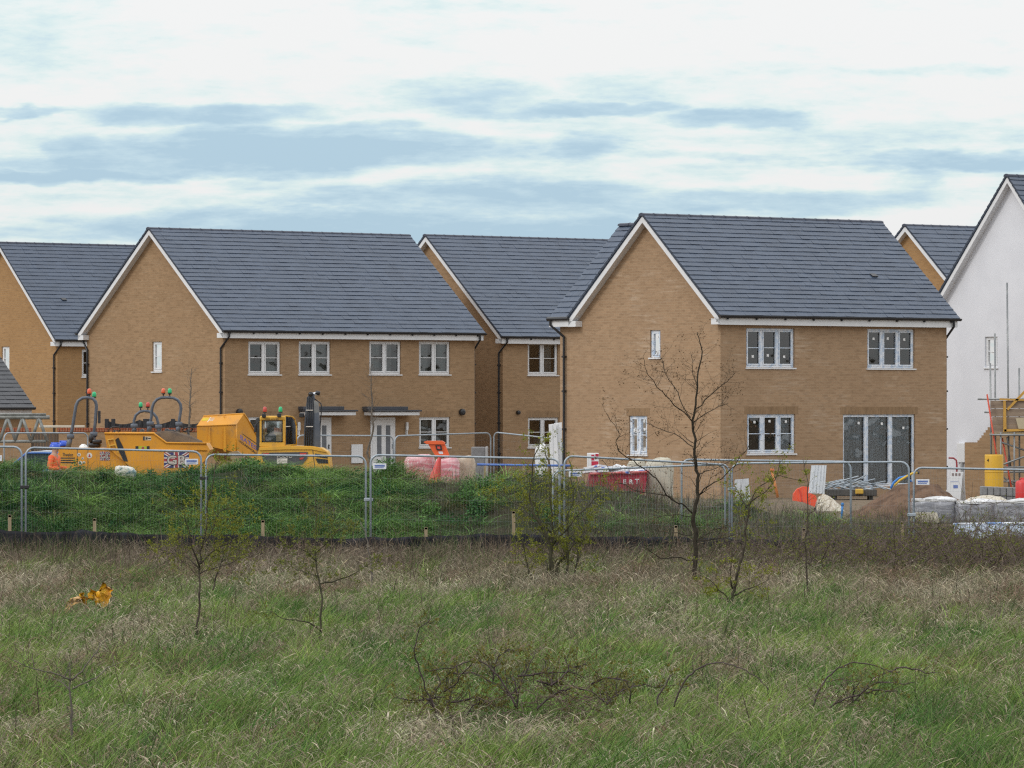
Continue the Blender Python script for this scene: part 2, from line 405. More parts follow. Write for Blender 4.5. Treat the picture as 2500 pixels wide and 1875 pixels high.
def finish(h,wing=None,wall_mats=None,pipes=('front_left','front_right'),floors=True,detail=True):
    W,L,he,Hr=h.W,h.L,h.he,h.Hr; root=h.root
    zt=lambda y:he+(y+OE)*h.tan if y<=L/2 else he+(L-y+OE)*h.tan
    wz=he+OE*h.tan-.06          # wall head
    # walls
    mb=MB()
    wall_holes(mb,'f',0,W,0,wz,[(w_['a'],w_['b'],w_['z0'],w_['z1']) for w_ in h.wins if w_['plane']=='f'],.14)
    wall_holes(mb,'g',0,L,0,wz,[(w_['a'],w_['b'],w_['z0'],w_['z1']) for w_ in h.wins if w_['plane']=='g'],.14)
    mb.add([(0,0,wz),(0,L,wz),(0,L/2,zt(L/2)-.06)],[(2,1,0)])
    mb.add([(W,0,0),(W,L,0),(W,L,wz),(W,L/2,zt(L/2)-.06),(W,0,wz)],[(0,1,2,3,4)])
    mb.add([(0,L,0),(W,L,0),(W,L,wz),(0,L,wz)],[(3,2,1,0)])
    wall=mb.build('wall',h.brick,root)
    # inside: floors and ceilings so that rooms close
    ib=MB()
    for z in (0.02,2.45,4.98): ib.box(.16,W-.16,.16,L-.16,z,z+.16)
    ib.box(.16,W-.16,3.2,3.3,.18,2.45); ib.box(.16,W-.16,3.2,3.3,2.61,4.98); ib.box(W/2-.05,W/2+.05,.16,3.2,.18,2.45); ib.box(W/2-.05,W/2+.05,.16,3.2,2.61,4.98)
    if W>3: ib.build('room_lining',m_room,root)
    # roof
    rb=MB(); sl=math.atan(h.tan); S=(L/2+OE)/math.cos(sl)
    a=Vector((1,0,0)); Wr=W+2*OV
    sF=Vector((0,math.cos(sl),math.sin(sl))); nF=Vector((0,-math.sin(sl),math.cos(sl)))
    sB=Vector((0,-math.cos(sl),math.sin(sl))); nB=Vector((0,math.sin(sl),math.cos(sl)))
    o1=Vector((-OV,-OE,he)); o2=Vector((W+OV,L+OE,he))
    tiles(rb,o1,a,sF,nF,Wr,S,h.rows,seed=hash(h.name)%97)
    tiles(rb,o2,-a,sB,nB,Wr,S,h.rows,seed=5)
    # deck under the tiles
    p=[(-OE,he-.015),(L/2,Hr-.015),(L+OE,he-.015),(L+OE-.05,he-.06),(L/2,Hr-.08),(-OE+.05,he-.06)]
    rb.prism(p,-OV+.02,W+OV-.02,'x')
    if wing: wing(h,rb)
    roof=rb.build('roof',h.tile,root)
    g=MB(); ridge(g,Vector((-OV-.02,L/2,Hr-.055)),Vector((W+OV+.02,L/2,Hr-.055))); g.build('ridge_tiles',m_ridge,roof)
    # bargeboards on the left gable, right gable
    for (xa,xb) in ((-OV+.03,-OV+.055),(W+OV-.055,W+OV-.03)):
        bb=MB(); bh=.19
        bb.prism([(-OE+.05,he-.055),(L/2,Hr-.075),(L/2,Hr-.075-bh),(-OE+.05,he-.055-bh)],xa,xb,'x')
        bb.prism([(L+OE-.05,he-.055),(L/2,Hr-.075),(L/2,Hr-.075-bh),(L+OE-.05,he-.055-bh)],xa,xb,'x')
        # boxed ends
        x0,x1=(-OV+.055,0.0) if xa<0 else (W,W+OV-.055)
        for (ya,yb) in ((-OE+.05,.12),(L-.12,L+OE-.05)):
            bb.box(min(xa,x0+.001) if xa<0 else x0,max(xb,x1-.001) if xa>0 else x1,ya,yb,he-.055-bh-.02,he-.10)
        # soffit strip
        bb.prism([(-OE+.06,he-.20),(L/2,Hr-.22),(L/2,Hr-.235),(-OE+.06,he-.215)],x0,x1,'x')
        bb.prism([(L+OE-.06,he-.20),(L/2,Hr-.22),(L/2,Hr-.235),(L+OE-.06,he-.215)],x0,x1,'x')
        bb.build('bargeboard',m_white,roof)
    for (ya,yb) in ((-OE+.03,-OE+.05),(L+OE-.05,L+OE-.03)):
        fb=MB(); fb.box(-OV+.06,W+OV-.06,ya,yb,he-.275,he-.07)
        y0,y1=(yb,0.0) if ya<0 else (L,ya)
        fb.box(0.002,W-.002,y0,y1,he-.262,he-.25); fb.build('fascia',m_white,roof)
    for y in (-OE-.03,L+OE+.03):
        gb=MB(); prof=[]
        for k in range(7):
            an=math.pi+k*math.pi/6; prof.append((y+.065*math.cos(an),he-.025+.065*math.sin(an)))
        prof+= [(y+.06,he-.015),(y-.06,he-.015)]
        gb.prism(prof,-OV-.02,W+OV+.02,'x')
        nbr=int(W/1.0)
        for k in range(nbr+1):
            x=.05+k*(W-.1)/nbr; gb.box(x-.02,x+.02,y+.0 if y<0 else y-.07,y+.07 if y<0 else y,he-.13,he-.06)
        gb.build('gutter',m_black,roof)
    for pk in pipes:
        if pk=='front_left': pts=[(-.02,-OE-.03,he-.05),(-.02,-OE-.03,he-.22),(-.06,.16,he-.62),(-.06,.16,.05)]
        elif pk=='front_right': pts=[(W+.02,-OE-.03,he-.05),(W+.02,-OE-.03,he-.25),(W+.06,.10,he-.60),(W+.06,.10,.05)]
        else: pts=[(-.02,L+OE+.03,he-.05),(-.02,L+OE+.03,he-.22),(-.06,L-.1,he-.62),(-.06,L-.1,.05)]
        pb=MB(); pb.tube(pts,.036,8)
        for z in (.8,1.9,3.0,4.0): pb.box(pts[2][0]-.04,pts[2][0]+.06,pts[2][1]-.045,pts[2][1]+.045,z,z+.05)
        pb.build('downpipe',m_black,root)
    # windows
    for w_ in h.wins:
        a0,b0,z0,z1=w_['a'],w_['b'],w_['z0'],w_['z1']; pl=w_['plane']
        T=(lambda M_: M_) 
        M_=Matrix.Identity(4) if pl=='f' else Matrix(((0,1,0,0),(1,0,0,0),(0,0,1,0),(0,0,0,1)))
        if pl=='g': M_=Matrix(((0,1,0,0),(1,0,0,0),(0,0,1,0),(0,0,0,1)))
        fm=m_film if w_['film'] else m_white
        fw=.06 if not w_['door'] else .05; n=w_['lights']; d0,d1=.05,.12
        fb=MB()
        ww=(b0-a0)
        def bx(x0,x1,za,zb,da=d0,db=d1):
            fb.bbox(x0,x1,da,db,za,zb,.006,M_)
        bx(a0,a0+fw,z0,z1); bx(b0-fw,b0,z0,z1); bx(a0+fw,b0-fw,z1-fw,z1,d0+.002,d1-.002); bx(a0+fw,b0-fw,z0,z0+fw*1.1,d0+.002,d1-.002)
        cw=ww/n
        for k in range(1,n): bx(a0+cw*k-.045,a0+cw*k+.045,z0+fw,z1-fw,d0+.004,d1-.004)
        # casement sashes
        for k in range(n):
            xa=a0+cw*k+(fw if k==0 else .045); xb=a0+cw*(k+1)-(fw if k==n-1 else .045); sw=.042 if not w_['door'] else .03
            za,zb=z0+fw*1.1,z1-fw
            bx(xa+.002,xa+sw,za+.002,zb-.002,d0-.012,d1-.02); bx(xb-sw,xb-.002,za+.002,zb-.002,d0-.012,d1-.02)
            bx(xa+sw,xb-sw,zb-sw,zb-.002,d0-.011,d1-.021); bx(xa+sw,xb-sw,za+.002,za+sw,d0-.011,d1-.021)
            if w_['bar']: bx(xa+sw,xb-sw,(za+zb)/2-.012,(za+zb)/2+.012,d0+.005,d0+.05)
        wn=fb.build('window' if not w_['door'] else 'patio_door',fm,root)
        pb=MB()
        for k in range(n):
            xa=a0+cw*k+.07; xb=a0+cw*(k+1)-.07
            pb.add([(xa,.085,z0+.09),(xb,.085,z0+.09),(xb,.085,z1-.09),(xa,.085,z1-.09)],[(0,1,2,3)],M_)
        pb.build('pane',m_glass,wn)
        if w_['curtain']:
            for (ca,cb) in w_['curtain']:
                cbm=MB(); nn=14; vs=[];fs=[]
                xa=a0+ww*ca; xb=a0+ww*cb
                for i in range(nn+1):
                    x=xa+(xb-xa)*i/nn; y=(.15 if w_['film'] else .20)+.018*math.sin(i*1.9)
                    vs+= [(x,y,z0+.03),(x,y,z1-.02)]
                for i in range(nn): fs.append((2*i,2*i+2,2*i+3,2*i+1))
                cbm.add(vs,fs,M_); cbm.build('curtain',m_dust if w_['film'] else m_curtain,wn)
        if w_['stick']:
            for k,(fx,fz) in enumerate(w_['stick']):
                xa=a0+ww*fx; za=z0+(z1-z0)*fz
                sb=MB(); sb.add([(xa-.04,.078,za-.03),(xa+.045,.078,za-.036),(xa+.04,.078,za+.038),(xa-.042,.078,za+.034)],[(0,1,2,3)],M_); sb.build('sticker',m_sticker,wn)
        if not w_['door']:
            sb=MB(); sb.bbox(a0-.04,b0+.04,-.045,.06,z0-.045,z0-.004,.006,M_); sb.build('sill',m_white,wn)
        if w_['head'] and z1<he-.55:
            hb=MB(); x0,x1=a0-.1,b0+.1
            nb_=int(round((x1-x0)/.075))
            uv=[[(0,0),(0,x1-x0),(.215,x1-x0),(.215,0)]]
            q=[(x0,-.003,z1),(x1,-.003,z1),(x1,-.003,z1+.215),(x0,-.003,z1+.215)]
            hb.add(q,[(0,1,2,3)] if pl=='f' else [(3,2,1,0)],M_,uv if pl=='f' else [[(.215,0),(.215,x1-x0),(0,x1-x0),(0,0)]])
            hb.build('lintel_course',m_soldier,root)
    return h

# --- pair of semi-detached houses, left centre
B=make_house('semi_detached_houses','wide pair of buff brick semi-detached houses with two canopied front doors',(-9.849,169.367),11.659,8.591,8.757,25,m_brick)
for (x0,x1,cu) in ((606.5,685,[(.55,.95)]),(729.5,807,[(.55,.98)]),(901.8,979,[(.02,.42),(.55,.8)]),(1023,1099,[(.02,.4),(.7,.98)])):
    win(B,'f',x0,833.5,x1,914,2,True,None,cu)
win(B,'f',1023.6,1018,1099,1092,2,True,None,[(.1,.4)]); win(B,'f',607,1018,685,1092,2,True,None,[(.1,.4)])
win(B,'g',371.8,834,395,907,1,True)
dw=[]
for (x0,x1) in ((904,964),(748,808)):
    w_=win(B,'f',x0,1019,x1,1148,1,False); B.wins.pop(); dw.append(w_)
finish(B,pipes=('front_left','front_right','rear_left'))
for w_ in dw:
    a0,b0,z0,z1=w_['a'],w_['b'],.12,w_['z1']
    db=MB(); db.bbox(a0,b0,-.03,-.002,z0,z1,.006); db.bbox(a0+.07,b0-.07,-.045,-.03,z0+.06,z1-.07,.006)
    d=db.build('door',m_white,B.root)
    for (fa,fb_) in ((.24,.42),(.60,.78)):
        g=MB(); g.bbox(a0+(b0-a0)*fa,a0+(b0-a0)*fb_,-.055,-.046,z0+.35,z1-.28,.004); g.build('pane',m_doorgrey,d)
    hb=MB(); hb.bbox(b0-.16,b0-.13,-.09,-.046,z0+.95,z0+1.1,.004); hb.build('handle',m_dark,d)
    cb=MB(); cb.bbox(a0-.28,b0+.62,-.62,0,z1+.07,z1+.20,.01); can=cb.build('canopy',m_white,B.root)
    cb=MB(); cb.bbox(a0-.34,b0+.68,-.68,0,z1+.203,z1+.262,.01); cb.bbox(a0-.36,b0+.36,-.30,0,z1+.264,z1+.38,.01); cb.build('canopy_roof',m_slab,can)
def on_fac(h,px,py,name,m,shape):
    x,z=fac(h,px,py); mb=MB(); shape(mb,x,z); return mb.build(name,m,h.root)
cowl=lambda mb,x,z: mb.lathe([(.10,0),(.12,.03),(.115,.12),(.06,.15)],12,frame((x,-.002,z),0,R(90)))
for px in (1125.5,582): on_fac(B,px,1006,'vent_cowl',m_black,cowl)
lamp=lambda mb,x,z:(mb.bbox(x-.05,x+.05,-.10,-.03,z-.13,z+.16,.015),mb.box(x-.03,x+.03,-.03,-.001,z-.28,z-.08),mb.tube([(x,-.06,z-.3),(x,-.06,z-.1)],.03,8))
for px in (991,727.5): on_fac(B,px,1042,'wall_lamp',m_white,lamp)
on_fac(B,870,1108,'meter_box',m_white,lambda mb,x,z: mb.bbox(x-.25,x+.25,-.06,-.002,z-.33,z+.33,.012))
on_fac(B,916,1129,'meter_box',m_white,lambda mb,x,z: mb.bbox(x-.25,x+.25,-.07,-.035,z-.2,z+.2,.012))

# --- new detached house, right centre, with rear wing
C=make_house('detached_house','new buff brick detached house with three-light windows and tall patio doors',(5.78,138.777),9.509,6.512,8.075,23,m_brick_new)
win(C,'f',1822,801.5,1940,897.5,3,True,[(.17,.28),(.48,.31),(.82,.28)],None,False,True)
win(C,'f',2117.5,803.5,2232.8,899.5,3,True,[(.17,.75),(.47,.76),(.82,.74)],None,False,True)
win(C,'f',1824,1011,1941.8,1107.5,3,True,[(.19,.80),(.5,.82),(.84,.81)],[(.7,.95)],False,True)
win(C,'f',2058,1011.5,2234.5,1188,3,False,[(.24,.88),(.56,.87),(.86,.81)],[(.02,.32),(.35,.65),(.69,.97)],True,True)
win(C,'g',1587,806,1612.3,873,1,False,[(.5,.75)],[(.0,1)],False,True); win(C,'g',1535,1015,1580,1110,2,True,[(.25,.65),(.8,.62)],[(.5,1)],False,True)
WY=C.L+.85; WW=5.0
def c_wing(h,rb):
    he=h.he; hr=he+(WW/2+OE)*1.0; sl=R(45); S=(WW/2+OE)/math.cos(sl)
    y0=h.L/2+.2; y1=WY+.2
    sL=Vector((math.cos(sl),0,math.sin(sl))); nL=Vector((-math.sin(sl),0,math.cos(sl)))
    sR=Vector((-math.cos(sl),0,math.sin(sl))); nR=Vector((math.sin(sl),0,math.cos(sl)))
    # left slope begins where it leaves the main rear slope
    tiles(rb,Vector((-OE,y1,he)),Vector((0,-1,0)),sL,nL,y1-(h.L+.18),S,17,seed=8)
    rb.add([(-OE+.02,h.L+.2,he-.02),(WW/2,h.L+.2,hr-.02),(WW/2,h.L/2+.25,hr-.02)],[(0,1,2)])
    tiles(rb,Vector((WW+OE,y0,he)),Vector((0,1,0)),sR,nR,y1-y0,S,17,seed=9)
    rb.prism([(-OE+.02,he-.02),(WW/2,hr-.02),(WW+OE,he-.02)],h.L+.2,y1-.03,'y')
finish(C,wing=c_wing,pipes=('front_right',))
mb=MB(); mb.prism([(0,0),(WW,0),(WW,HE),(WW/2,HE+WW/2),(0,HE)],C.L,WY,'y'); mb.build('rear_wing',m_brick_new,C.root)
mb=MB(); ridge(mb,Vector((WW/2,C.L/2+.3,HE+WW/2+OE)),Vector((WW/2,WY+.2,HE+WW/2+OE))); mb.build('ridge_tiles',m_ridge,C.root)
mb=MB(); mb.tube([(-OE-.04,C.L+.15,HE-.03),(-OE-.04,WY+.22,HE-.03)],.06,8); mb.build('gutter',m_black,C.root)
mb=MB(); mb.box(-OE+.0,-OE+.02,C.L+.2,WY+.2,HE-.26,HE-.06); mb.box(-OE+.021,-.002,C.L+.2,WY+.2,HE-.25,HE-.235); mb.build('fascia',m_white,C.root)
yp=gab(C,1381,1000)[0]; mb=MB()
mb.tube([(-OE-.04,yp+.35,HE-.05),(-OE-.04,yp+.35,HE-.2),(-.07,yp,HE-.55),(-.07,yp,.05)],.038,8)
for z in (.8,1.9,3.0,4.0): mb.box(-.12,-.001,yp-.045,yp+.045,z,z+.05)
mb.build('downpipe',m_black,C.root)

def roof_vent(h,u,s,w=.22):
    sl=math.atan(h.tan); S=Vector((0,math.cos(sl),math.sin(sl))); n=Vector((0,-math.sin(sl),math.cos(sl))); o=Vector((u,-OE,h.he))+S*s+n*.03
    mb=MB(); A=Vector((1,0,0))
    mb.add([o,o+A*w,o+A*w+S*.16,o+S*.16,o+n*.035,o+A*w+n*.035],[(0,1,5,4),(4,5,2,3),(0,4,3),(1,2,5)]); mb.build('roof_vent',m_black,h.root)
roof_vent(C,6.95,1.75)
# --- house behind, between the two
D=make_house('detached_house','buff brick house set back in the gap between the semi-detached pair and the new house',(-.385,180.0),10.5,8.75,8.87,26,m_brick,he=5.08)
win(D,'f',1288.5,835,1362,915.5,2,True,None,[(.6,.9)]); win(D,'f',1289,1019,1363.7,1092,2,True,None,None)
finish(D)
on_fac(D,1263.3,1007,'vent_cowl',m_black,lambda mb,x,z: mb.lathe([(.07,0),(.08,.03),(.075,.1),(.04,.12)],10,frame((x,-.002,z),0,R(90))))
# --- house cut by the left edge
A=make_house('detached_house','orange-buff brick house cut off by the left edge, behind the slate outbuilding',(-17.95,195.5),12,8.0,9.08,26,m_brick_orange)
win(A,'g',4,846,23,905,1,True); win(A,'f',200,853,275,920,2,True)
finish(A)
roof_vent(A,1.15,2.2)
# --- house far behind, right
E_=make_house('detached_house','orange-buff brick house peeping between the new house and the white house',(16.8,174.5),8.5,8.6,9.05,24,m_brick_orange)
finish(E_,pipes=())
# --- white rendered house at the right edge
Fh=make_house('rendered_house','tall white rendered house with steep slate roof at the right edge',(17.5,149.2),9,7.4,9.67,28,m_render)
win(Fh,'g',2404.6,822,2435,897,1,True,[(.45,.5)],None,False,False,head=False)
finish(Fh,pipes=())
y,z=gab(Fh,2350,1105); mb=MB(); mb.bbox(-.09,-.002,y-.17,y+.17,z-.3,z+.3,.012); mb.build('meter_box',m_white,Fh.root)
mb=MB(); mb.tube([(-.06,y-.02,z-.3),(-.06,y-.02,.05)],.04,8); mb.build('cable_duct',mat('grey_duct',(.45,.46,.47)),Fh.root)
# --- slate-roofed outbuilding, bottom left
ER=P(84,994.5,182); G_he=ER.z; wG=7.0
G=make_house('outbuilding','low brick outbuilding with dark slate roof at the left edge of the view',(ER.x-UX*wG,ER.y-UY*wG),wG,5.0,G_he+2.1,14,m_brick,he=G_he,tile=tile_mat('dark_slate',(.045,.048,.058),(.035,.038,.046)),group='houses on the new estate')
G.root['category']='outbuilding'
def finish_low(h):
    W,L,he,Hr=h.W,h.L,h.he,h.Hr; root=h.root
    wz=he-.02; mb=MB(); mb.prism([(0,0),(L,0),(L,wz),(L/2,Hr-.2),(0,wz)],0,W,'x'); mb.build('wall',h.brick,root)
    rb=MB(); sl=math.atan(h.tan); S=(L/2+OE)/math.cos(sl)
    tiles(rb,Vector((-OV,-OE,he)),Vector((1,0,0)),Vector((0,math.cos(sl),math.sin(sl))),Vector((0,-math.sin(sl),math.cos(sl))),W+2*OV,S,h.rows)
    tiles(rb,Vector((W+OV,L+OE,he)),Vector((-1,0,0)),Vector((0,-math.cos(sl),math.sin(sl))),Vector((0,math.sin(sl),math.cos(sl))),W+2*OV,S,h.rows)
    rb.prism([(-OE,he-.015),(L/2,Hr-.015),(L+OE,he-.015),(L+OE-.05,he-.06),(L/2,Hr-.08),(-OE+.05,he-.06)],-OV+.02,W+OV-.02,'x')
    roof=rb.build('roof',h.tile,root)
    fb=MB(); fb.box(-OV+.05,W+OV-.1,-OE+.02,-OE+.04,he-.26,he-.07); fb.build('fascia',m_white,roof)
    gb=MB(); gb.tube([(-OV,-OE-.05,he-.03),(W+OV,-OE-.05,he-.03)],.06,8); gb.build('gutter',m_black,roof)
    pb=MB(); pb.tube([(W-1.6,-.06,he-.1),(W-1.6,-.06,.05)],.036,8); pb.build('downpipe',m_black,root)
finish_low(G)
# ---------------------------------------------------------------- land
rg=np.random.default_rng(7)
def vnoise(x,y,seed=0):
    xi=np.floor(x).astype(np.int64); yi=np.floor(y).astype(np.int64); fx=x-xi; fy=y-yi
    fx=fx*fx*(3-2*fx); fy=fy*fy*(3-2*fy)
    def hsh(a,b):
        n=(a*374761393+b*668265263+seed*974634777)&0xffffffff
        n=((n^(n>>13))*1274126177)&0xffffffff
        return ((n^(n>>16))&0xffff)/65535.0
    return (hsh(xi,yi)*(1-fx)+hsh(xi+1,yi)*fx)*(1-fy)+(hsh(xi,yi+1)*(1-fx)+hsh(xi+1,yi+1)*fx)*fy
def fbm(x,y,seed=0,o=3):
    s=0;a=.5;t=0
    for i in range(o): s=s+a*vnoise(x*2**i,y*2**i,seed+i*17); t+=a; a*=.5
    return s/t
def sstep(a,b,x):
    t=np.clip((x-a)/(b-a),0,1); return t*t*(3-2*t)
def gz(x,y):
    x=np.asarray(x,float);y=np.asarray(y,float)
    near=-.3+.10*(fbm(x/1.6,y/2.2,3)-.5)*(1-sstep(95,100,y))
    return near+.3*sstep(100,111,y)+.05*(fbm(x/2.,y/2.,9)-.5)*sstep(100,108,y)
# bank behind the fence: crest height along x (photo columns at 106 m)
_bx=(np.array([-400,0,120,250,330,470,600,700,800,900,957,1037,1138,1183,1290,1380,1492,1576,1680,1772,1842,1940,2000,2082,2200,2326,2500,2900])-1250)*106/FPX
_by=np.array([1122,1123,1120,1128,1138,1130,1119,1128,1136,1146,1132,1165,1150,1140,1140,1150,1172,1196,1212,1216,1212,1228,1240,1262,1275,1285,1285,1290])
_bh=ZC-(_by+36-HY)*106/FPX
def bank_h(x,y):
    crest=np.interp(x,_bx,_bh)+.10*(fbm(x/.9,y/1.3,21)-.5)
    lo=gz(x,y)
    yc=105.5
    f=np.where(y<yc,sstep(98.6,yc,y)**.75,1-sstep(yc+1.0,112.5,y))
    lump=.62*(fbm(x/.95,y/1.3,33)-.5)*f
    return lo+np.maximum(crest-lo,0.02)*f+lump
def sheet(name,xs,ys,fz,m,kind,label=None,cat=None):
    X,Y=np.meshgrid(xs,ys); Z=fz(X,Y); nx,ny=len(xs),len(ys)
    me=bpy.data.meshes.new(name); vs=np.stack([X,Y,Z],-1).reshape(-1,3)
    i=np.arange(nx-1);j=np.arange(ny-1); I,J=np.meshgrid(i,j); a=(J*nx+I).ravel()
    fs=np.stack([a,a+1,a+1+nx,a+nx],-1)
    me.from_pydata(vs.tolist(),[],fs.tolist()); me.materials.append(m)
    for p in me.polygons: p.use_smooth=True
    o=bpy.data.objects.new(name,me); COL.objects.link(o); tag(o,label,cat,None,kind); return o
def land_mat():
    m=bpy.data.materials.new('field_soil'); nt=nodes(m); ob=coord(nt)
    sp=nt.nodes.new('ShaderNodeSeparateXYZ'); nt.links.new(ob,sp.inputs[0])
    f1=noise(nt,ob,.9,6,.65)
    c=mixc(nt,rng(nt,f1,.35,.65),(.026,.03,.012),(.05,.04,.022))
    d=mixc(nt,rng(nt,noise(nt,ob,1.7,6,.7),.35,.65),(.21,.165,.12),(.13,.10,.07))
    far=rng(nt,sp.outputs[1],103,111)
    c=mixc(nt,far,c,d); b=principled(nt,c,.95,0,.1); bump(nt,b,noise(nt,ob,5,6,.7),.6,.06); return m
m_land=land_mat()
xs=np.concatenate([[-3000,-800,-200,-80],np.linspace(-40,40,161),[80,200,800,3000]])
ys=np.concatenate([[-400,-50,10,25],np.linspace(34,130,193),[150,190,260,500,1500,6000]])
sheet('ground',xs,ys,gz,m_land,'structure')
m_bank=mat('bank_soil',(.018,.026,.010),(.04,.036,.022),.95,scale=1.5,spec=.1,bmp=.5)
sheet('earth_bank',np.linspace(-16,15.5,190),np.linspace(98.4,112.8,90),lambda X,Y:bank_h(X,Y)+.004,m_bank,'structure')

# ---------------------------------------------------------------- blades of grass as real ribbons
m_blade=attr_mat('grass_blade',.7,.16); m_stem=attr_mat('dry_stem',.85,.05)
def ribbons(name,base,h,wid,az,lean,bend,droop,col,ts,prof,headcol=None,m=None,kind='stuff',label=None,cat=None,face=None,hook=None):
    n=len(h); L=len(ts)
    V=np.zeros((n,2*(L-1)+1,3),np.float32); C=np.ones((n,2*(L-1)+1,4),np.float32)
    dx,dy=np.cos(az),np.sin(az)
    fa=(rg.uniform(0,2*np.pi,n) if face is None else face); wx,wy=np.cos(fa),np.sin(fa)*.6
    for k,t in enumerate(ts):
        o=lean*t+bend*t*t
        cx=base[:,0]+dx*h*o; cy=base[:,1]+dy*h*o; cz=base[:,2]+h*(t-droop*t*t)
        if hook is not None and t>.7:
            e=(t-.7)**1.4*5; cx=cx+h*hook[0]*e; cz=cz-h*hook[1]*e*e
        w=wid*prof[k]*.5
        cc=col if headcol is None or k<L-2 else headcol
        if k<L-1:
            V[:,2*k,0]=cx-wx*w;V[:,2*k,1]=cy-wy*w;V[:,2*k,2]=cz
            V[:,2*k+1,0]=cx+wx*w;V[:,2*k+1,1]=cy+wy*w;V[:,2*k+1,2]=cz
            C[:,2*k,:3]=cc;C[:,2*k+1,:3]=cc
        else:
            V[:,2*k,0]=cx;V[:,2*k,1]=cy;V[:,2*k,2]=cz;C[:,2*k,:3]=cc
    tri=[]
    for k in range(L-2): tri+=[(2*k,2*k+1,2*k+3),(2*k,2*k+3,2*k+2)]
    tri.append((2*(L-2),2*(L-2)+1,2*(L-1)))
    tri=np.array(tri); nv=V.shape[1]
    F=(tri[None]+(np.arange(n)*nv)[:,None,None]).reshape(-1,3).astype(np.int32)
    return raw_mesh(name,V.reshape(-1,3),F,C.reshape(-1,4),m or m_blade,kind,label,cat)
def raw_mesh(name,V,F,C,m,kind=None,label=None,cat=None):
    me=bpy.data.meshes.new(name)
    me.vertices.add(len(V)); me.vertices.foreach_set('co',np.ascontiguousarray(V,np.float32).ravel())
    me.loops.add(F.size); me.loops.foreach_set('vertex_index',F.ravel())
    me.polygons.add(len(F)); k=F.shape[1]
    me.polygons.foreach_set('loop_start',np.arange(len(F),dtype=np.int32)*k)
    me.update(calc_edges=True)
    if C is not None:
        a=me.color_attributes.new('col','FLOAT_COLOR','POINT'); a.data.foreach_set('color',np.ascontiguousarray(C,np.float32).ravel())
    me.materials.append(m); o=bpy.data.objects.new(name,me); COL.objects.link(o); tag(o,label,cat,None,kind); return o
def scatter(n,y0,y1,p=.7):
    # denser near the eye, and only as wide as a step to the side could see
    u=rg.uniform(0,1,n*2); y=y0*(y1/y0)**(u**.9); keep=rg.uniform(0,1,n*2)<(y/y1)**(2-p-1)
    y=y[keep][:n]; x=rg.uniform(-1,1,len(y))*(y*.1125+1.2); return x,y
def colmix(a,b,t): return np.array(a)[None]*(1-t[:,None])+np.array(b)[None]*t[:,None]
def jit(c,s): 
    k=rg.uniform(1-s,1+s,(len(c),1)); return np.clip(c*k*rg.uniform(1-s*.25,1+s*.25,c.shape),0,1)
def greenness(x,y):
    a=fbm(x/1.0,y/5.0,41); b=fbm(x/.45,y/1.8,47); 
    g=sstep(.38,.60,.55*a+.45*b+.17*(1-sstep(54,74,y))-.07*sstep(68,76,y)*(1-sstep(82,90,y)))
    return g
TS3=[0,.5,1];PR3=[1,.85,0]
TS5=[0,.35,.65,.86,1];PR5=[.8,.8,.9,2.4,0]
# short green grass, in tufts
def tufts(nc,y0,y1,per,spread,keepf):
    cx,cy=scatter(nc,y0,y1); k=rg.uniform(0,1,len(cx))<keepf(cx,cy); cx,cy=cx[k],cy[k]; n=len(cx)
    idx=np.repeat(np.arange(n),per); ox=rg.normal(0,spread,n*per); oy=rg.normal(0,spread,n*per)
    return idx,cx,cy,cx[idx]+ox,cy[idx]+oy,np.arctan2(oy,ox)
idx,cx,cy,x,y,az=tufts(7200,38,97,36,.095,lambda a,b:(.40+.60*greenness(a,b))*(.45+.55*sstep(.36,.5,fbm(a/.4,b/1.1,63)))); n=len(x); g=greenness(cx,cy)
th_=(rg.uniform(.16,.40,len(cx))*(.75+.55*g))[idx]; h=th_*rg.uniform(.6,1.2,n)
hue=np.clip(fbm(cx/.8,cy/3.0,58)*1.5-.25+rg.normal(0,.22,len(cx)),0,1)[idx]
col=jit(colmix((.05,.125,.026),(.21,.29,.068),hue),.4)
ribbons('field_grass',np.stack([x,y,gz(x,y)-.02],-1),h,rg.uniform(.006,.011,n),np.where(rg.uniform(0,1,n)<.5,az,rg.normal(.2,.6,n)),rg.uniform(.0,.35,n),rg.uniform(.2,.8,n),rg.uniform(.1,.45,n),col,TS3,PR3,None,label='short green grass growing in patches across the field',cat='grass')
# bleached seed grass with nodding heads
idx,cx,cy,x,y,az=tufts(15500,38,97,17,.12,lambda a,b:np.clip((1.0-.40*greenness(a,b))*(.35+.65*sstep(.36,.56,fbm(a/.45,b/1.3,73))),.08,1)); n=len(x); g=greenness(cx,cy)
h=rg.uniform(.22,.46,len(cx))[idx]*rg.uniform(.5,1.15,n)*(1-.12*g[idx])*(1+.25*sstep(70,85,cy[idx]))
pale=np.clip(fbm(cx/.9,cy/3.,83)*1.6-.3+rg.normal(0,.22,len(cx)),0,1)[idx]; brown=sstep(80,91,y)[:,None]
col=jit(colmix((.185,.155,.105),(.37,.325,.235),pale)*(1-brown)+brown*np.array([[.165,.132,.098]]),.30)
red=sstep(.60,.70,fbm(cx/.7,cy/2.2,171))[idx][:,None]; col=col*(1-red)+red*jit(np.tile([[.17,.115,.078]],(n,1)),.3)
hd=np.clip(col*rg.uniform(.95,1.85,(n,1)),0,.66)
ribbons('straw_grass',np.stack([x,y,gz(x,y)-.02],-1),h,rg.uniform(.003,.006,n),rg.normal(.05,1.0,n),rg.uniform(-.15,.35,n),rg.uniform(.0,.55,n),rg.uniform(.0,.35,n),col,[0,.45,.74,.84,.93,1],[.8,.8,.9,2.2,2.6,0],hd,label='bleached dry grass with nodding heads across the field',cat='dry grass',hook=(rg.uniform(.0,.42,n),rg.uniform(.0,.55,n)))
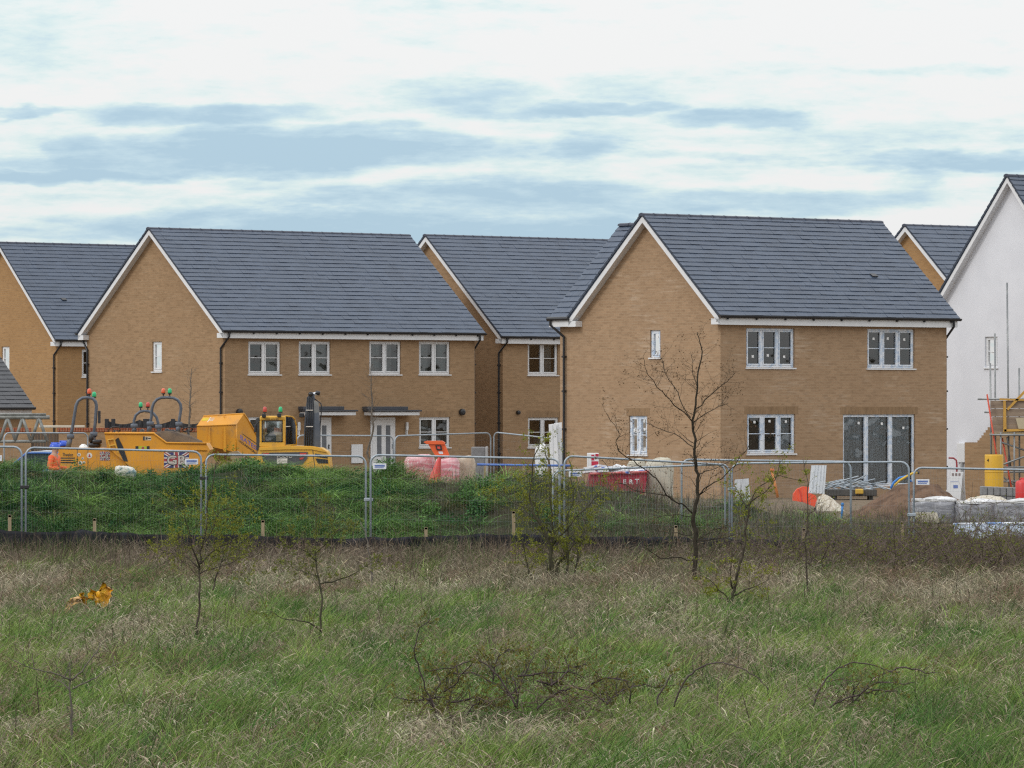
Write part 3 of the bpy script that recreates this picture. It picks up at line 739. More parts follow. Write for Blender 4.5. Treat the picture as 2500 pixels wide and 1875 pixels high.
# darker rush tufts standing here and there
idx,cx,cy,x,y,az=tufts(330,39,94,60,.07,lambda a,b:sstep(.42,.6,fbm(a/1.1,b/2.6,161))+.12); n=len(x)
col=jit(colmix((.028,.062,.018),(.085,.125,.04),rg.uniform(0,1,len(cx))[idx]),.3); dr=rg.uniform(0,1,n)<.18; col[dr]=jit(np.tile([[.24,.19,.12]],(dr.sum(),1)),.3)
ribbons('rush_tufts',np.stack([x,y,gz(x,y)-.02],-1),rg.uniform(.24,.50,len(cx))[idx]*rg.uniform(.6,1.1,n),rg.uniform(.005,.010,n),az,rg.uniform(.05,.4,n),rg.uniform(.1,.5,n),rg.uniform(.0,.35,n),col,TS3,PR3,None,label='dark green rush tufts dotted about the field',cat='rushes')
# dark dead stalks
n=3900; x,y=scatter(n*2,44,96.5); k=rg.uniform(0,1,len(x))<(.10+.12*sstep(56,64,y)+.78*sstep(80,91,y))*(.15+.85*sstep(.42,.6,fbm(x/.8,y/2.,91))); x,y=x[k],y[k]; n=len(x)
h=rg.uniform(.3,.85,n)*(.75+.4*sstep(80,92,y)); col=jit(colmix((.06,.045,.034),(.16,.125,.092),rg.uniform(0,1,n)**2),.3)
ribbons('dead_stalks',np.stack([x,y,gz(x,y)-.02],-1),h,rg.uniform(.006,.013,n),rg.uniform(0,6.28,n),rg.normal(0,.22,n),rg.normal(0,.12,n),rg.uniform(0,.05,n),col,[0,.4,.75,1],[1,.85,.6,0],None,m_stem,label='dark upright dead stalks standing among the dry grass',cat='dead stalks',face=rg.normal(0,.3,n))
# long lush grass hanging down the bank
def bank_pts(n,x0,x1,y0=98.7,y1=111):
    x=rg.uniform(x0,x1,n); y=y0+(y1-y0)*rg.uniform(0,1,n)**1.25; return x,y
nc=3900; cx,cy=bank_pts(nc,-16,7.5); wet=fbm(cx/1.2,cy/2.2,101)
fade=1-sstep(-3.0,.8,cx+2.2*(fbm(cx/.8,cy/1.1,103)-.5)); fade=np.maximum(fade,.32*sstep(.52,.62,fbm(cx/.9,cy/1.4,104)))
fade*=(1-.6*sstep(.57,.68,fbm(cx/.7,cy/1.0,109)))
fade*=.35+.65*sstep(.40,.52,fbm(cx/.6,cy/.8,141))
k=rg.uniform(0,1,nc)<fade; cx,cy,wet=cx[k],cy[k],wet[k]; nc=len(cx); idx=np.repeat(np.arange(nc),54); n=len(idx)
ox=rg.normal(0,.14,n); oy=rg.normal(0,.12,n); x=cx[idx]+ox; y=cy[idx]+oy; clump=fbm(cx/.55,cy/.9,107)
h=((.26+.52*clump)*rg.uniform(.6,1.4,nc))[idx]*rg.uniform(.6,1.15,n); az=np.where(rg.uniform(0,1,n)<.55,np.arctan2(oy,ox),rg.normal(-.9,.6,n))
hue=np.clip(clump*.9-.25+1.1*(fbm(cx/1.7,cy/2.0,151)-.42)+rg.normal(.1,.26,nc),0,1)[idx]
col=jit(colmix((.026,.105,.03),(.235,.39,.095),hue)*(.75+.5*wet[idx][:,None]),.26)
dt=rg.uniform(0,1,nc)<.07+.16*sstep(-6,0,cx); dry=(dt[idx])&(rg.uniform(0,1,n)<.7); col[dry]=jit(np.tile([[.19,.175,.085]],(dry.sum(),1)),.3)
ribbons('bank_grass',np.stack([x,y,bank_h(x,y)-.02],-1),h,rg.uniform(.008,.015,n),az,rg.uniform(.15,.6,n),rg.uniform(.6,1.5,n),rg.uniform(.5,1.0,n),col,[0,.3,.6,.82,1],[1,.95,.8,.5,0],None,label='long lush green grass hanging down the earth bank',cat='grass')
# broad-leaved weeds bunched on the bank
def leaf_cloud(name,cent,rad,hgt,per,size,ca,cb,label,cat):
    nc=len(cent); idx=np.repeat(np.arange(nc),per); n=len(idx); d=rg.normal(0,1,(n,3)); d/=np.linalg.norm(d,axis=1,keepdims=True); d*=rg.uniform(.45,1.05,(n,1)); d[:,2]=np.abs(d[:,2])
    wob=1+.45*(fbm(d[:,0]*2.3+idx*1.7,d[:,1]*2.3+d[:,2]*2,7)-.5)[:,None]*2*.6
    Pn=cent[idx]+d*wob*np.stack([rad[idx],rad[idx],hgt[idx]],-1); s_=rg.uniform(.6,1.3,(n,1))*size
    a=rg.normal(0,1,(n,3)); a[:,2]*=.5; a/=np.linalg.norm(a,axis=1,keepdims=True); b=np.cross(a,rg.normal(0,1,(n,3))); b/=np.linalg.norm(b,axis=1,keepdims=True)
    V=np.stack([Pn-a*s_,Pn+b*s_*.5,Pn+a*s_,Pn-b*s_*.5],1).reshape(-1,3); F=((np.arange(n)*4)[:,None]+np.arange(4)[None]).astype(np.int32)
    c=jit(colmix(ca,cb,np.clip(rg.uniform(0,1,nc)[idx]+rg.normal(0,.2,n),0,1)),.28); C=np.ones((n,4,4)); C[:,:,:3]=c[:,None,:]
    return raw_mesh(name,V,F,C.reshape(-1,4),m_blade,'stuff',label,cat)
nc=115; cx=rg.uniform(-14,.8,nc); cy=rg.uniform(99.2,106.5,nc); k=rg.uniform(0,1,nc)<.25+.75*sstep(.42,.56,fbm(cx/1.4,cy/1.6,181)); cx,cy=cx[k],cy[k]
leaf_cloud('bank_weeds',np.stack([cx,cy,bank_h(cx,cy)],-1),rg.uniform(.16,.42,len(cx)),rg.uniform(.20,.46,len(cx)),330,.032,(.02,.075,.024),(.10,.20,.05),'dark broad-leaved weeds bunched among the grass of the earth bank','weeds')
# thin grey-brown scrub on the lower part of the bank, right
n=60000; x,y=bank_pts(n,-16,15.4); f=sstep(-1.6,1.6,x+1.5*(fbm(x/.8,y/1.1,113)-.5)); f=np.maximum(f,.85*sstep(.53,.62,fbm(x/.8,y/1.0,109))*(.35+.65*sstep(-8,-3,x)))*(.35+.65*sstep(.36,.55,fbm(x/.8,y/1.2,115)))
f*=1-.6*sstep(8,10,x)
k=rg.uniform(0,1,n)<f; x,y=x[k],y[k]; n=len(x)
hue=fbm(x/.9,y/1.3,117)+rg.normal(0,.12,n)
col=jit(colmix((.085,.07,.06),(.18,.15,.12),np.clip(hue*1.6-.3,0,1)),.3); gr=rg.uniform(0,1,n)<.26; col[gr]=jit(np.tile([[.085,.11,.035]],(gr.sum(),1)),.3)
ribbons('bank_scrub',np.stack([x,y,bank_h(x,y)-.02],-1),rg.uniform(.18,.6,n)*(.5+fbm(x/.8,y/1.,119)),rg.uniform(.005,.010,n),rg.uniform(0,6.28,n),rg.normal(0,.4,n),rg.uniform(0,.6,n),rg.uniform(0,.35,n),col,[0,.4,.75,1],[1,.85,.6,0],None,m_stem,label='grey brown dead weeds covering the low end of the bank',cat='dead weeds')
# rank weeds in front of the black membrane
n=60000; x,y=scatter(n,80,96.2); f=.22+.78*sstep(86,93,y)*sstep(.30,.50,fbm(x/.9,y/2.,123)); k=rg.uniform(0,1,len(x))<f; x,y=x[k],y[k]; n=len(x)
hue=fbm(x/1.1,y/2.0,127)+rg.normal(0,.12,n)
col=jit(colmix((.075,.057,.044),(.18,.14,.10),np.clip(hue*1.7-.35,0,1)),.32); gr=rg.uniform(0,1,n)<.55*sstep(.48,.62,fbm(x/1.3,y/3.,129)); col[gr]=jit(np.tile([[.065,.095,.03]],(gr.sum(),1)),.3)
ribbons('tall_weeds',np.stack([x,y,gz(x,y)-.02],-1),rg.uniform(.2,.62,n)*(.5+.75*fbm(x/.9,y/2,131))*(1+.35*sstep(90,95,y)),rg.uniform(.006,.011,n),rg.uniform(0,6.28,n),rg.normal(0,.3,n),rg.uniform(0,.6,n),rg.uniform(0,.4,n),col,[0,.4,.75,1],[1,.85,.6,0],None,m_stem,label='rank brown weeds along the foot of the black membrane',cat='weeds')

# ---------------------------------------------------------------- woody plants
m_bark=mat('dark_bark',(.055,.045,.036),(.10,.085,.065),.9,scale=12,spec=.1)
m_bark_green=mat('greenish_bark',(.085,.08,.05),(.055,.05,.038),.9,scale=9,spec=.1)
m_bark_grey=mat('pale_bark',(.16,.14,.12),(.09,.08,.068),.9,scale=10,spec=.1)
m_cane=mat('bramble_cane',(.06,.042,.045),(.095,.07,.065),.7,scale=8,spec=.25)
m_leaf=attr_mat('small_leaves',.6,.35)
def leaves_mesh(name,pts,size,cols,parent,rd,per=3):
    n=len(pts)*per
    if n==0: return
    Pn=np.repeat(np.array([tuple(p) for p in pts]),per,0)+rg.normal(0,size*.75,(n,3))
    s=rg.uniform(.55,1.25,(n,1))*size
    a=rg.normal(0,1,(n,3)); a/=np.linalg.norm(a,axis=1,keepdims=True)
    b=np.cross(a,rg.normal(0,1,(n,3))); b/=np.linalg.norm(b,axis=1,keepdims=True)
    V=np.stack([Pn-a*s,Pn+b*s*.5,Pn+a*s,Pn-b*s*.5],1).reshape(-1,3)
    F=(np.arange(n)*4)[:,None]+np.arange(4)[None]
    c=jit(colmix(cols[0],cols[1],rg.uniform(0,1,n)),.25); C=np.ones((n,4,4)); C[:,:,:3]=c[:,None,:]
    o=raw_mesh(name,V,F.astype(np.int32),C.reshape(-1,4),m_leaf); o.parent=parent; return o
def grow(mb,rd,p,d,L,r,lev,pts,gnarl=.18,upw=.12,n=3,nch=(2,4),spread=.8,ratio=.55,leafp=.5):
    k=max(3,int(L/.12)); k=min(k,7); q=Vector(p); path=[q.copy()]; dd=Vector(d).normalized()
    for i in range(k):
        dd=(dd+Vector((rd.gauss(0,gnarl),rd.gauss(0,gnarl),rd.gauss(0,gnarl)+upw))).normalized()
        q=q+dd*(L/k); path.append(q.copy())
        if lev<=1 and rd.random()<leafp: pts.append(q.copy())
    mb.tube(path,[r*(1-.75*i/k) for i in range(k+1)],n,False)
    pts.append(q.copy())
    if lev>0:
        for c in range(rd.randint(*nch)):
            i=rd.randint(1,k); b=path[i]; t=(path[i]-path[i-1]).normalized()
            s=Vector((rd.gauss(0,1),rd.gauss(0,1),rd.gauss(0,.6))); s=(s-t*s.dot(t)).normalized()
            grow(mb,rd,b,t*(1-spread*.5)+s*spread,L*ratio*rd.uniform(.7,1.15),r*.5,lev-1,pts,gnarl,upw,3,nch,spread,ratio,leafp)
def limb(mb,rd,pts3,r0,r1,leafpts,twigs,tl,lev=1,n=5,spread=.9,upw=.1,start=.25,leafp=.5,tr=.30,nch=(1,3)):
    pts3=[Vector(p) for p in pts3]; k=len(pts3)
    # refine with a little wobble
    fine=[pts3[0]]
    for i in range(k-1):
        a,b=pts3[i],pts3[i+1]
        for s in (.33,.67):
            fine.append(a.lerp(b,s)+Vector((rd.gauss(0,1),rd.gauss(0,1),rd.gauss(0,1)))*(b-a).length*.035)
        fine.append(b)
    m_=len(fine)-1; rs=[r0+(r1-r0)*(i/m_) for i in range(m_+1)]
    mb.tube(fine,rs,n,True)
    for t in range(twigs):
        f=start+(1-start)*rd.random(); i=min(int(f*m_),m_-1); b=fine[i].lerp(fine[i+1],f*m_-i); ax=(fine[i+1]-fine[i]).normalized()
        s=Vector((rd.gauss(0,1),rd.gauss(0,1),rd.gauss(0,1))); s=(s-ax*s.dot(ax)).normalized()
        grow(mb,rd,b,ax*.6+s*spread,tl*rd.uniform(.5,1.3)*(1.1-.5*f),max(rs[i]*tr,.003),lev,leafpts,.16,upw,3,nch,.8,.55,leafp)
def px_path(pts,Y,dy=0.0,rd=None):
    n=len(pts); out=[]
    for i,(x,y) in enumerate(pts):
        out.append(P(x,y,Y+dy*i/max(1,n-1)))
    return out
def plant(name,label,cat,Y,limbs,seed,bark,leaf=None,lsize=.02,group=None,twl=.4,crown_name='branches',lev=1,per=3,leafp=.5,base=None):
    """limbs: (pixel path, r0, r1, depth run, twigs) - first limb is the trunk"""
    rd=random.Random(seed); b=limbs[0][0][0]; p0=P(b[0],b[1],Y); z=float(gz(p0.x,Y))
    root=thing(name,label,cat,(p0.x,Y,z),0,group); off=Vector((p0.x,Y,z)); lp=[]
    tm=MB(); bm_=MB()
    for i,(pp,r0,r1,dy,tw) in enumerate(limbs):
        pts=[q-off for q in px_path(pp,Y,dy)]
        if i==0: pts[0].z=-.05
        tgt=tm if i==0 else bm_
        m2=MB(); limb(m2,rd,pts,r0,r1,lp,0,twl,lev,7 if i==0 else 5)
        tgt.add(m2.v,m2.f)
        m3=MB(); limb(m3,rd,pts,r0,r1,lp,tw,twl,lev,3,start=.3 if i==0 else .15,leafp=leafp); k=len(m2.v)
        # keep only the twigs of this pass
        base_n=(3*(len(pts)-1)+1)*3; fs=[[q-base_n for q in f] for f in m3.f if min(f)>=base_n]
        bm_.add(m3.v[base_n:],fs)
    tm.build('trunk',bark,root,True); bm_.build(crown_name,bark,root,True)
    if leaf: leaves_mesh('leaves',lp,lsize,leaf,root,rd,per)
    return root
def c6(*a): return [(1320+x/2.3706,500+y/2.3706) for x,y in a]
def c7(*a): return [(1380+x/3.568,1080+y/3.568) for x,y in a]
def d7(*a): return [(1240+x/3.456,1240+y/3.456) for x,y in a]
BUD=((.10,.06,.035),(.16,.10,.05)); OLIVE=((.14,.165,.022),(.27,.28,.035)); OLIVE_D=((.10,.125,.022),(.19,.205,.035))
G_TREE='young trees in the field'
m_bark_tree=mat('olive_bark',(.055,.046,.034),(.03,.026,.02),.9,scale=10,spec=.1)
plant('young_tree','tallest bare young tree in the field, thick trunk before the new brick house','tree',82.6,[
 (c7((1130,1215),(1135,1000),(1140,800),(1112,690),(1130,560),(1158,470),(1150,330),(1138,200),(1125,60))+c6((878,1250),(890,1200),(905,1080),(910,970),(935,850),(920,790),(905,735)),.042,.0055,.0,34),
 (c6((878,1255),(800,1180),(720,1100),(660,1030),(612,960),(592,880)),0.0115,.004,-.5,18),
 (c6((868,1230),(820,1160),(770,1050),(710,930),(700,885)),0.0090,.004,.5,13),
 (c6((885,1205),(950,1130),(1030,1060),(1100,1000),(1125,975)),0.0106,.004,-.4,16),
 (c6((885,1258),(960,1205),(1030,1165),(1085,1150)),0.0082,.004,.6,12),
 (c6((905,1060),(880,980),(868,850)),0.0057,.004,.2,7),
 (c6((880,1400),(800,1340),(700,1300),(605,1262)),0.0090,.004,.5,12),
 (c7((1108,620),(1050,560),(950,510),(880,460),(790,310),(700,240),(600,160),(520,120),(470,80),(440,0))+c6((460,1330),(405,1250),(388,1215)),0.0140,.004,-1.0,33),
 (c7((1000,540),(880,460),(650,430),(450,350),(320,150)),0.0102,.004,.8,13),
 (c7((1158,470),(1250,380),(1400,280),(1500,160),(1590,50),(1660,-60)),0.0123,.004,-.6,18),
 (c7((1150,275),(1270,240),(1400,180),(1500,130)),0.0074,.004,.6,10),
 (c7((1105,650),(950,630),(850,640),(780,660)),0.0065,.004,-.3,7),
 (c7((1140,860),(1250,850),(1400,830),(1520,790)),0.0106,.004,-.4,9),
 (c7((1160,850),(1215,810),(1290,760),(1400,735)),0.0090,.004,.4,9),
 (c7((1110,1025),(960,1000),(830,1012),(740,950),(680,880)),0.0106,.004,-.5,12),
 (c7((1110,805),(900,790),(800,770),(690,690)),0.0074,.004,.5,9)],
 11,m_bark_tree,BUD,.016,G_TREE,.50,per=1,leafp=.22,lev=2)
plant('leafy_bush','multi-stemmed bush with tiny yellow-green leaves in front of the fence, middle of the field','bush',80.6,[
 (d7((375,730),(380,520),(360,380),(330,250),(210,40))+[(1292,1210),(1300,1130),(1318,1075)],.035,.006,-.3,30),
 (d7((420,720),(410,480),(470,420),(570,290),(650,160)),.028,.006,.6,16),
 (d7((490,740),(500,520),(505,330))+[(1386,1290),(1400,1200),(1388,1120)],.026,.005,.2,22),
 (d7((490,740),(560,600),(590,350),(640,230))+[(1440,1230)],.024,.005,.5,16),
 (d7((270,750),(200,600),(150,420),(120,250)),.02,.005,-.4,14),
 (d7((375,600),(376,300),(372,50))+[(1345,1160),(1330,1090)],.024,.005,.1,24),
 (d7((360,380),(310,220),(250,60))+[(1280,1180)],.018,.004,.4,14),
 (d7((330,600),(330,470),(300,400),(280,250)),.016,.004,.5,12),
 ([(1350,1330),(1400,1270),(1445,1225),(1475,1190)],.018,.004,-.4,14),([(1345,1300),(1300,1250),(1250,1225),(1215,1200)],.018,.004,.3,14)],
 12,m_bark_green,OLIVE,.017,'leafy bushes in the field',.5,per=3,leafp=.6,lev=2)
plant('hawthorn_sapling','slender hawthorn sapling with bushy olive crown, left of the field below the orange machines','tree',62.2,[
 ([(483,1582),(486,1500),(488,1430),(487,1380),(493,1330),(505,1240),(520,1180),(527,1130)],.016,.004,.1,34),
 ([(488,1385),(470,1340),(460,1290),(445,1240)],.012,.003,-.3,16),([(490,1375),(520,1345),(550,1330),(590,1310)],.012,.003,.3,18),
 ([(489,1390),(455,1360),(420,1350),(385,1340)],.011,.003,.3,16),([(492,1340),(515,1300),(530,1260),(560,1230)],.010,.003,-.2,16),([(488,1400),(530,1385),(570,1372),(600,1350)],.009,.003,-.3,12),
 ([(520,1440),(530,1400),(545,1360),(560,1330)],.012,.003,.4,12)],
 13,m_bark,OLIVE,.013,G_TREE,.46,per=3,leafp=.75,lev=2)
plant('thin_sapling','thin sapling with one long bare side branch, left of the middle of the field','tree',61.5,[
 ([(785,1592),(784,1540),(781,1430),(773,1390),(770,1330),(771,1270),(774,1200)],.016,.004,.1,26),
 ([(782,1540),(755,1520),(720,1513),(690,1510),(655,1490)],.011,.003,-.3,5),([(783,1425),(815,1420),(850,1408),(900,1378),(925,1365)],.012,.003,.3,7),
 ([(775,1405),(750,1400),(715,1385),(690,1355)],.008,.003,.3,8),([(773,1370),(745,1345),(700,1325)],.008,.003,-.3,9),([(772,1350),(800,1320),(830,1290)],.008,.003,-.3,9)],
 14,m_bark_green,OLIVE_D,.014,G_TREE,.36,per=3,leafp=.6,lev=2)
plant('forked_sapling','forked young sapling with fresh green buds, just right of the tallest bare tree','tree',72,[
 (d7((1885,880),(1890,780),(1910,700),(1925,600),(1975,420),(2005,280),(2010,140),(2030,20))+[(1832,1225),(1870,1200),(1895,1165),(1905,1120)],.028,.004,-.2,22),
 (d7((1900,740),(2000,690),(2110,650),(2210,600)),.014,.003,.3,8),(d7((1895,680),(1880,600),(1885,470)),.015,.004,-.2,8),(d7((1880,790),(1800,765),(1700,770)),.012,.003,.3,5),
 (d7((1870,800),(1820,720),(1720,620),(1660,580)),.012,.003,-.3,7),([(1823,1240),(1810,1215),(1790,1180)],.01,.003,.2,7),([(1825,1235),(1850,1190),(1900,1160),(1970,1175)],.01,.003,.2,9)],
 15,m_bark,OLIVE,.017,G_TREE,.36,per=3,leafp=.55,lev=2)
plant('whip_sapling','tall straight dark whip of a sapling standing before the brown bramble thicket','tree',77,[
 ([(1974,1466),(1972,1440),(1968,1380),(1970,1300),(1972,1220),(1968,1160),(1960,1120)],.018,.004,.1,16),
 ([(1968,1385),(1985,1360),(1995,1340)],.01,.003,.2,5),([(1970,1320),(1940,1330),(1900,1345)],.008,.003,-.2,6),([(1971,1260),(1990,1240),(2005,1215)],.007,.003,.2,4)],
 16,m_bark,OLIVE,.014,G_TREE,.3,per=1,leafp=.3)
plant('bent_sapling','short bent sapling with leaning top twig, right of the thin sapling by the membrane','tree',79.4,[
 ([(909,1448),(908,1400),(905,1365),(898,1335),(893,1300),(880,1275)],.02,.005,.1,12),([(905,1365),(925,1350),(950,1335)],.008,.003,.2,5)],17,m_bark_grey,None,.012,G_TREE,.3)
plant('forked_twig_tree','small leafless sapling with three spreading arms, bottom left corner of the field','tree',42.9,[
 ([(175,1868),(175,1780),(174,1720),(172,1660),(168,1615)],.015,.004,0,9),([(174,1662),(150,1650),(110,1640),(60,1625),(20,1605)],.008,.0025,-.2,8),
 ([(175,1660),(200,1640),(225,1605),(238,1590),(245,1570)],.009,.003,.2,6),([(176,1682),(205,1668),(235,1655),(260,1630),(310,1615)],.008,.0025,.2,7),([(173,1690),(150,1665),(120,1650)],.006,.002,.2,4)],
 18,m_bark_grey,None,.01,G_TREE,.2)
for (nm,lb,pts,Y,sd,tw) in (('bare_street_tree','thin bare street tree against the gable of the semi-detached pair',[(461,1148),(462,1040),(463,985),(465,930),(467,900)],138,19,26),
    ('bare_street_tree','thin bare street tree before the right front door of the semi-detached pair',[(907,1150),(909,1060),(908,1000),(906,930),(904,895)],140,20,34)):
    plant(nm,lb,'tree',Y,[(pts,.035,.006,.1,tw)],sd,m_bark_grey,None,.01,'street trees by the houses',.55,per=1)
# brambles: arching canes with thorny side shoots
def e6(*a): return [(900+x/3.456,1500+y/3.456) for x,y in a]
def d5(*a): return [(1860+x/3.456,1240+y/3.456) for x,y in a]
m_deadtwig=mat('dead_twig',(.20,.15,.12),(.11,.08,.065),.9,scale=6,spec=.1)
def bramble(label,Y,canes,seed,leafp=.45,leaf=((.10,.115,.025),(.20,.17,.04)),tw=10,per=2,litter=None):
    rd=random.Random(seed); b=canes[0][0]; p0=P(b[0],b[1],Y); z=float(gz(p0.x,Y)); off=Vector((p0.x,Y,z))
    root=thing('bramble',label,'bramble',off,0,'bramble bushes in the field'); lp=[]; mb=MB()
    for i,c in enumerate(canes):
        pts=[q-off for q in px_path(c,Y+rd.uniform(-.35,.35),rd.uniform(-.5,.5))]
        limb(mb,rd,pts,.0095,.004,lp,tw,.20,1,5,start=.02,upw=.16,leafp=leafp,tr=.5)
    mb.build('canes',m_cane,root,True)
    if litter:
        tb=MB(); lq=[]
        for (xa,xb,ya,yb,k_) in litter:
            for _ in range(k_):
                c=P(rd.uniform(xa,xb),rd.uniform(ya,yb),Y+rd.uniform(-.3,.5))-off; grow(tb,rd,c,Vector((rd.gauss(0,1),rd.gauss(0,.6),rd.gauss(.1,.5))),rd.uniform(.15,.42),.0042,0,lq,.3,-.03,3)
        tb.build('dead_twigs',m_deadtwig,root)
    leaves_mesh('leaves',lp,.016,leaf,root,rd,per)
bramble('large tangled bramble with many arching dark canes, front centre of the field',45.6,[
 e6((620,1000),(580,870),(520,700),(440,500),(395,380),(385,290),(410,180),(430,110),(520,40)),
 e6((640,960),(560,800),(530,700),(450,800),(380,900),(300,960)),e6((520,690),(560,640),(640,540),(720,495),(860,490),(960,520),(1080,600),(1200,700),(1260,800)),
 e6((1240,780),(1180,660),(1110,540),(1050,480),(990,420),(910,378),(800,410),(720,450),(600,462),(470,480)),e6((640,650),(720,600),(800,490),(900,385)),
 e6((1050,560),(1060,450),(1090,360),(1180,290)),e6((1190,690),(1280,600),(1350,440),(1400,320)),e6((1420,800),(1500,720),(1620,640),(1740,615),(1880,650),(1980,730),(2060,850),(2100,940)),
 e6((2010,760),(2060,700),(2140,640),(2230,610),(2300,600)),e6((1260,520),(1420,500),(1560,490),(1700,490),(1830,540)),e6((1420,560),(1560,590),(1700,470),(1830,420)),e6((1880,590),(1980,540),(2100,540),(2200,570)),
 e6((700,740),(840,720),(900,690),(1000,740),(1100,790)),e6((820,860),(880,770),(980,740),(1100,760)),e6((520,720),(400,720),(240,705)),e6((500,720),(600,700),(700,690)),
 e6((1540,920),(1640,905),(1740,910),(1860,960)),e6((1540,600),(1600,560),(1690,460),(1660,370)),e6((700,980),(690,700),(670,540)),e6((1250,780),(1230,560),(1210,520))],31,tw=17,litter=((1130,1480,1700,1790,170),(980,1120,1740,1800,40),(1300,1440,1650,1720,60)))
bramble('long single bramble cane arching high, right of the large tangled bramble',46.4,[d7((1400,1680),(1440,1560),(1500,1450),(1580,1370),(1680,1320),(1790,1305),(1900,1325),(2010,1370),(2120,1440),(2200,1530))],32,.2,tw=5)
bramble('low arching bramble canes at the right of the field foreground',46.6,[
 d5((430,1680),(480,1540),(550,1430),(640,1350),(740,1312),(860,1312),(980,1340),(1080,1380),(1160,1385)),d5((580,1680),(700,1610),(830,1570),(900,1490),(970,1420),(1080,1380)),
 d5((740,1660),(850,1560),(950,1480),(1060,1475),(1280,1470)),d5((860,1560),(980,1535),(1070,1545),(1150,1550)),d5((1080,1380),(1180,1345),(1300,1360),(1380,1395),(1460,1390)),d5((770,1640),(770,1560),(765,1490))],33,.3,tw=9,litter=((1990,2110,1660,1730,50),))
bramble('small bramble sprigs rising between the big bramble and the long arching cane',46.2,[d7((1250,1680),(1270,1580),(1330,1500),(1365,1420),(1400,1400)),d7((840,1650),(900,1570),(980,1520),(1090,1500),(1320,1495)),d7((1030,1650),(1040,1560),(990,1440)),d7((780,1570),(830,1650))],34,.5,tw=8)
# thicket of dead canes, right
rd=random.Random(41); mb=MB(); lp=[]
for i in range(1000):
    px=rd.uniform(1700,2560); e=(px-1700)/860
    if rd.random()>.12+.88*min(1,e*1.25): continue
    Y=rd.uniform(84,95); x=(px-CX)*Y/FPX; z=float(gz(x,Y)); L=rd.uniform(.5,1.15)*(.75+.35*min(1,e*1.5))
    an=rd.uniform(0,6.28); d=Vector((math.cos(an)*.8,math.sin(an)*.5,1)); p=Vector((x,Y,z-.03)); path=[p]; dd=d.normalized()
    for k in range(6):
        dd=(dd+Vector((rd.gauss(0,.12),rd.gauss(0,.12),-.16*k*.6+rd.gauss(0,.1)))).normalized(); p=p+dd*L*1.3/6; path.append(p)
        for q in range(2):
            if rd.random()<.6:
                grow(mb,rd,p,Vector((rd.gauss(0,1),rd.gauss(0,1),.5)),rd.uniform(.1,.35),.004,0,lp,.2,.05,3)
    mb.tube(path,[.009-.001*k for k in range(7)],3,False)
th=mb.build('bramble_thicket',mat('dead_cane',(.135,.105,.09),(.075,.055,.048),.9,scale=6,spec=.1)); tag(th,'brown thicket of dead bramble canes along the right edge of the field','thicket',None,'stuff')
lp=[p for p in lp if rd.random()<.5]
lv=leaves_mesh('young_leaves',lp,.020,((.10,.125,.02),(.19,.20,.03)),th,rd,2)
# ---------------------------------------------------------------- fences and site things
m_galv=mat('galvanised_tube',(.27,.32,.37),(.36,.40,.44),.45,.25,scale=5)
m_wire=mat('galvanised_wire',(.22,.25,.27),(.28,.30,.32),.5,.3)
m_sign=mat('white_sign',(.74,.76,.80),(.66,.69,.74),.5,scale=8)
m_blueprint=mat('blue_print',(.10,.16,.40),(.14,.20,.45),.6)
m_concrete=mat('concrete',(.42,.40,.36),(.33,.31,.28),.9,scale=5)
m_hoard=mat('clamp_black',(.02,.02,.022))
def panel(pL,pR,YL,YR,label,group,sign=None,clamp=None,wire=True,zb=None,r=.021):
    """one temporary mesh fence panel between two top corners given in the photo"""
    a=P(pL[0],pL[1],YL); b=P(pR[0],pR[1],YR); h=2.0
    root=thing('fence_panel',label,'fence panel',(a.x,a.y,a.z-h),math.atan2(b.y-a.y,b.x-a.x),group)
    W=math.hypot(b.x-a.x,b.y-a.y); sl=(b.z-a.z)/W; c=.16
    top=lambda x:h+sl*x
    pts=[(0,0,-.1),(0,0,h-c)]+[(c-c*math.cos(t),0,h-c+c*math.sin(t)) for t in (.4,.8,1.2,1.57)]
    pts+=[(W-c+c*math.sin(t),0,top(W)-c+c*math.cos(t)) for t in (0,.4,.8,1.2)]+[(W,0,top(W)-c),(W,0,-.1)]
    mb=MB(); mb.tube(pts,r,8); mb.tube([(0,0,.12),(W,0,.12+sl*W)],r*.8,6); mb.build('frame',m_galv,root,True)
    if wire:
        mb=MB(); n=int(W/.055)
        for k in range(1,n):
            x=W*k/n; e=min(x,W-x); t=top(x)-(c-math.sqrt(max(0,c*c-(c-e)**2)) if e<c else 0); mb.tube([(x,0.0,.12),(x,0.0,t)],.0008,3,False)
        for z in (.35,.75,1.15,1.55,1.8): mb.tube([(0,.004,z),(W,.004,z+sl*W)],.0009,3,False)
        mb.build('wire_mesh',m_wire,root)
    for x in (0.0,W):
        mb=MB(); mb.bbox(x-.12,x+.12,-.33,.33,-.12,.03,.02); mb.build('foot',m_concrete,root)
    if sign:
        x,z=sign; mb=MB(); mb.bbox(x-.13,x+.13,-.045,-.035,z-.055,z+.055,.003); s=mb.build('sign',m_sign,root)
        mb=MB(); mb.box(x-.10,x+.10,-.0475,-.0455,z-.005,z+.030); mb.box(x-.10,x+.08,-.0475,-.0455,z-.032,z-.018); mb.build('printed_lines',m_blueprint,s)
    if clamp:
        mb=MB(); mb.bbox(W-.03,W+.14,-.035,.035,clamp-.035,clamp+.03,.01); mb.tube([(W-.02,0,clamp),(W+.12,0,clamp)],.03,8); mb.build('coupler',m_hoard if clamp<1.5 and sign else m_galv,root)
    return root
GF='temporary mesh fence panels before the bank'
panel((-372,1088),(53,1091),97.5,97,'mesh fence panel at the far left edge, before the grassy bank',GF,(2.98,1.76),1.2)
panel((63,1093),(491,1102),97,97.6,'mesh fence panel in front of the orange dumper, left of the field',GF,(3.24,1.72),1.4)
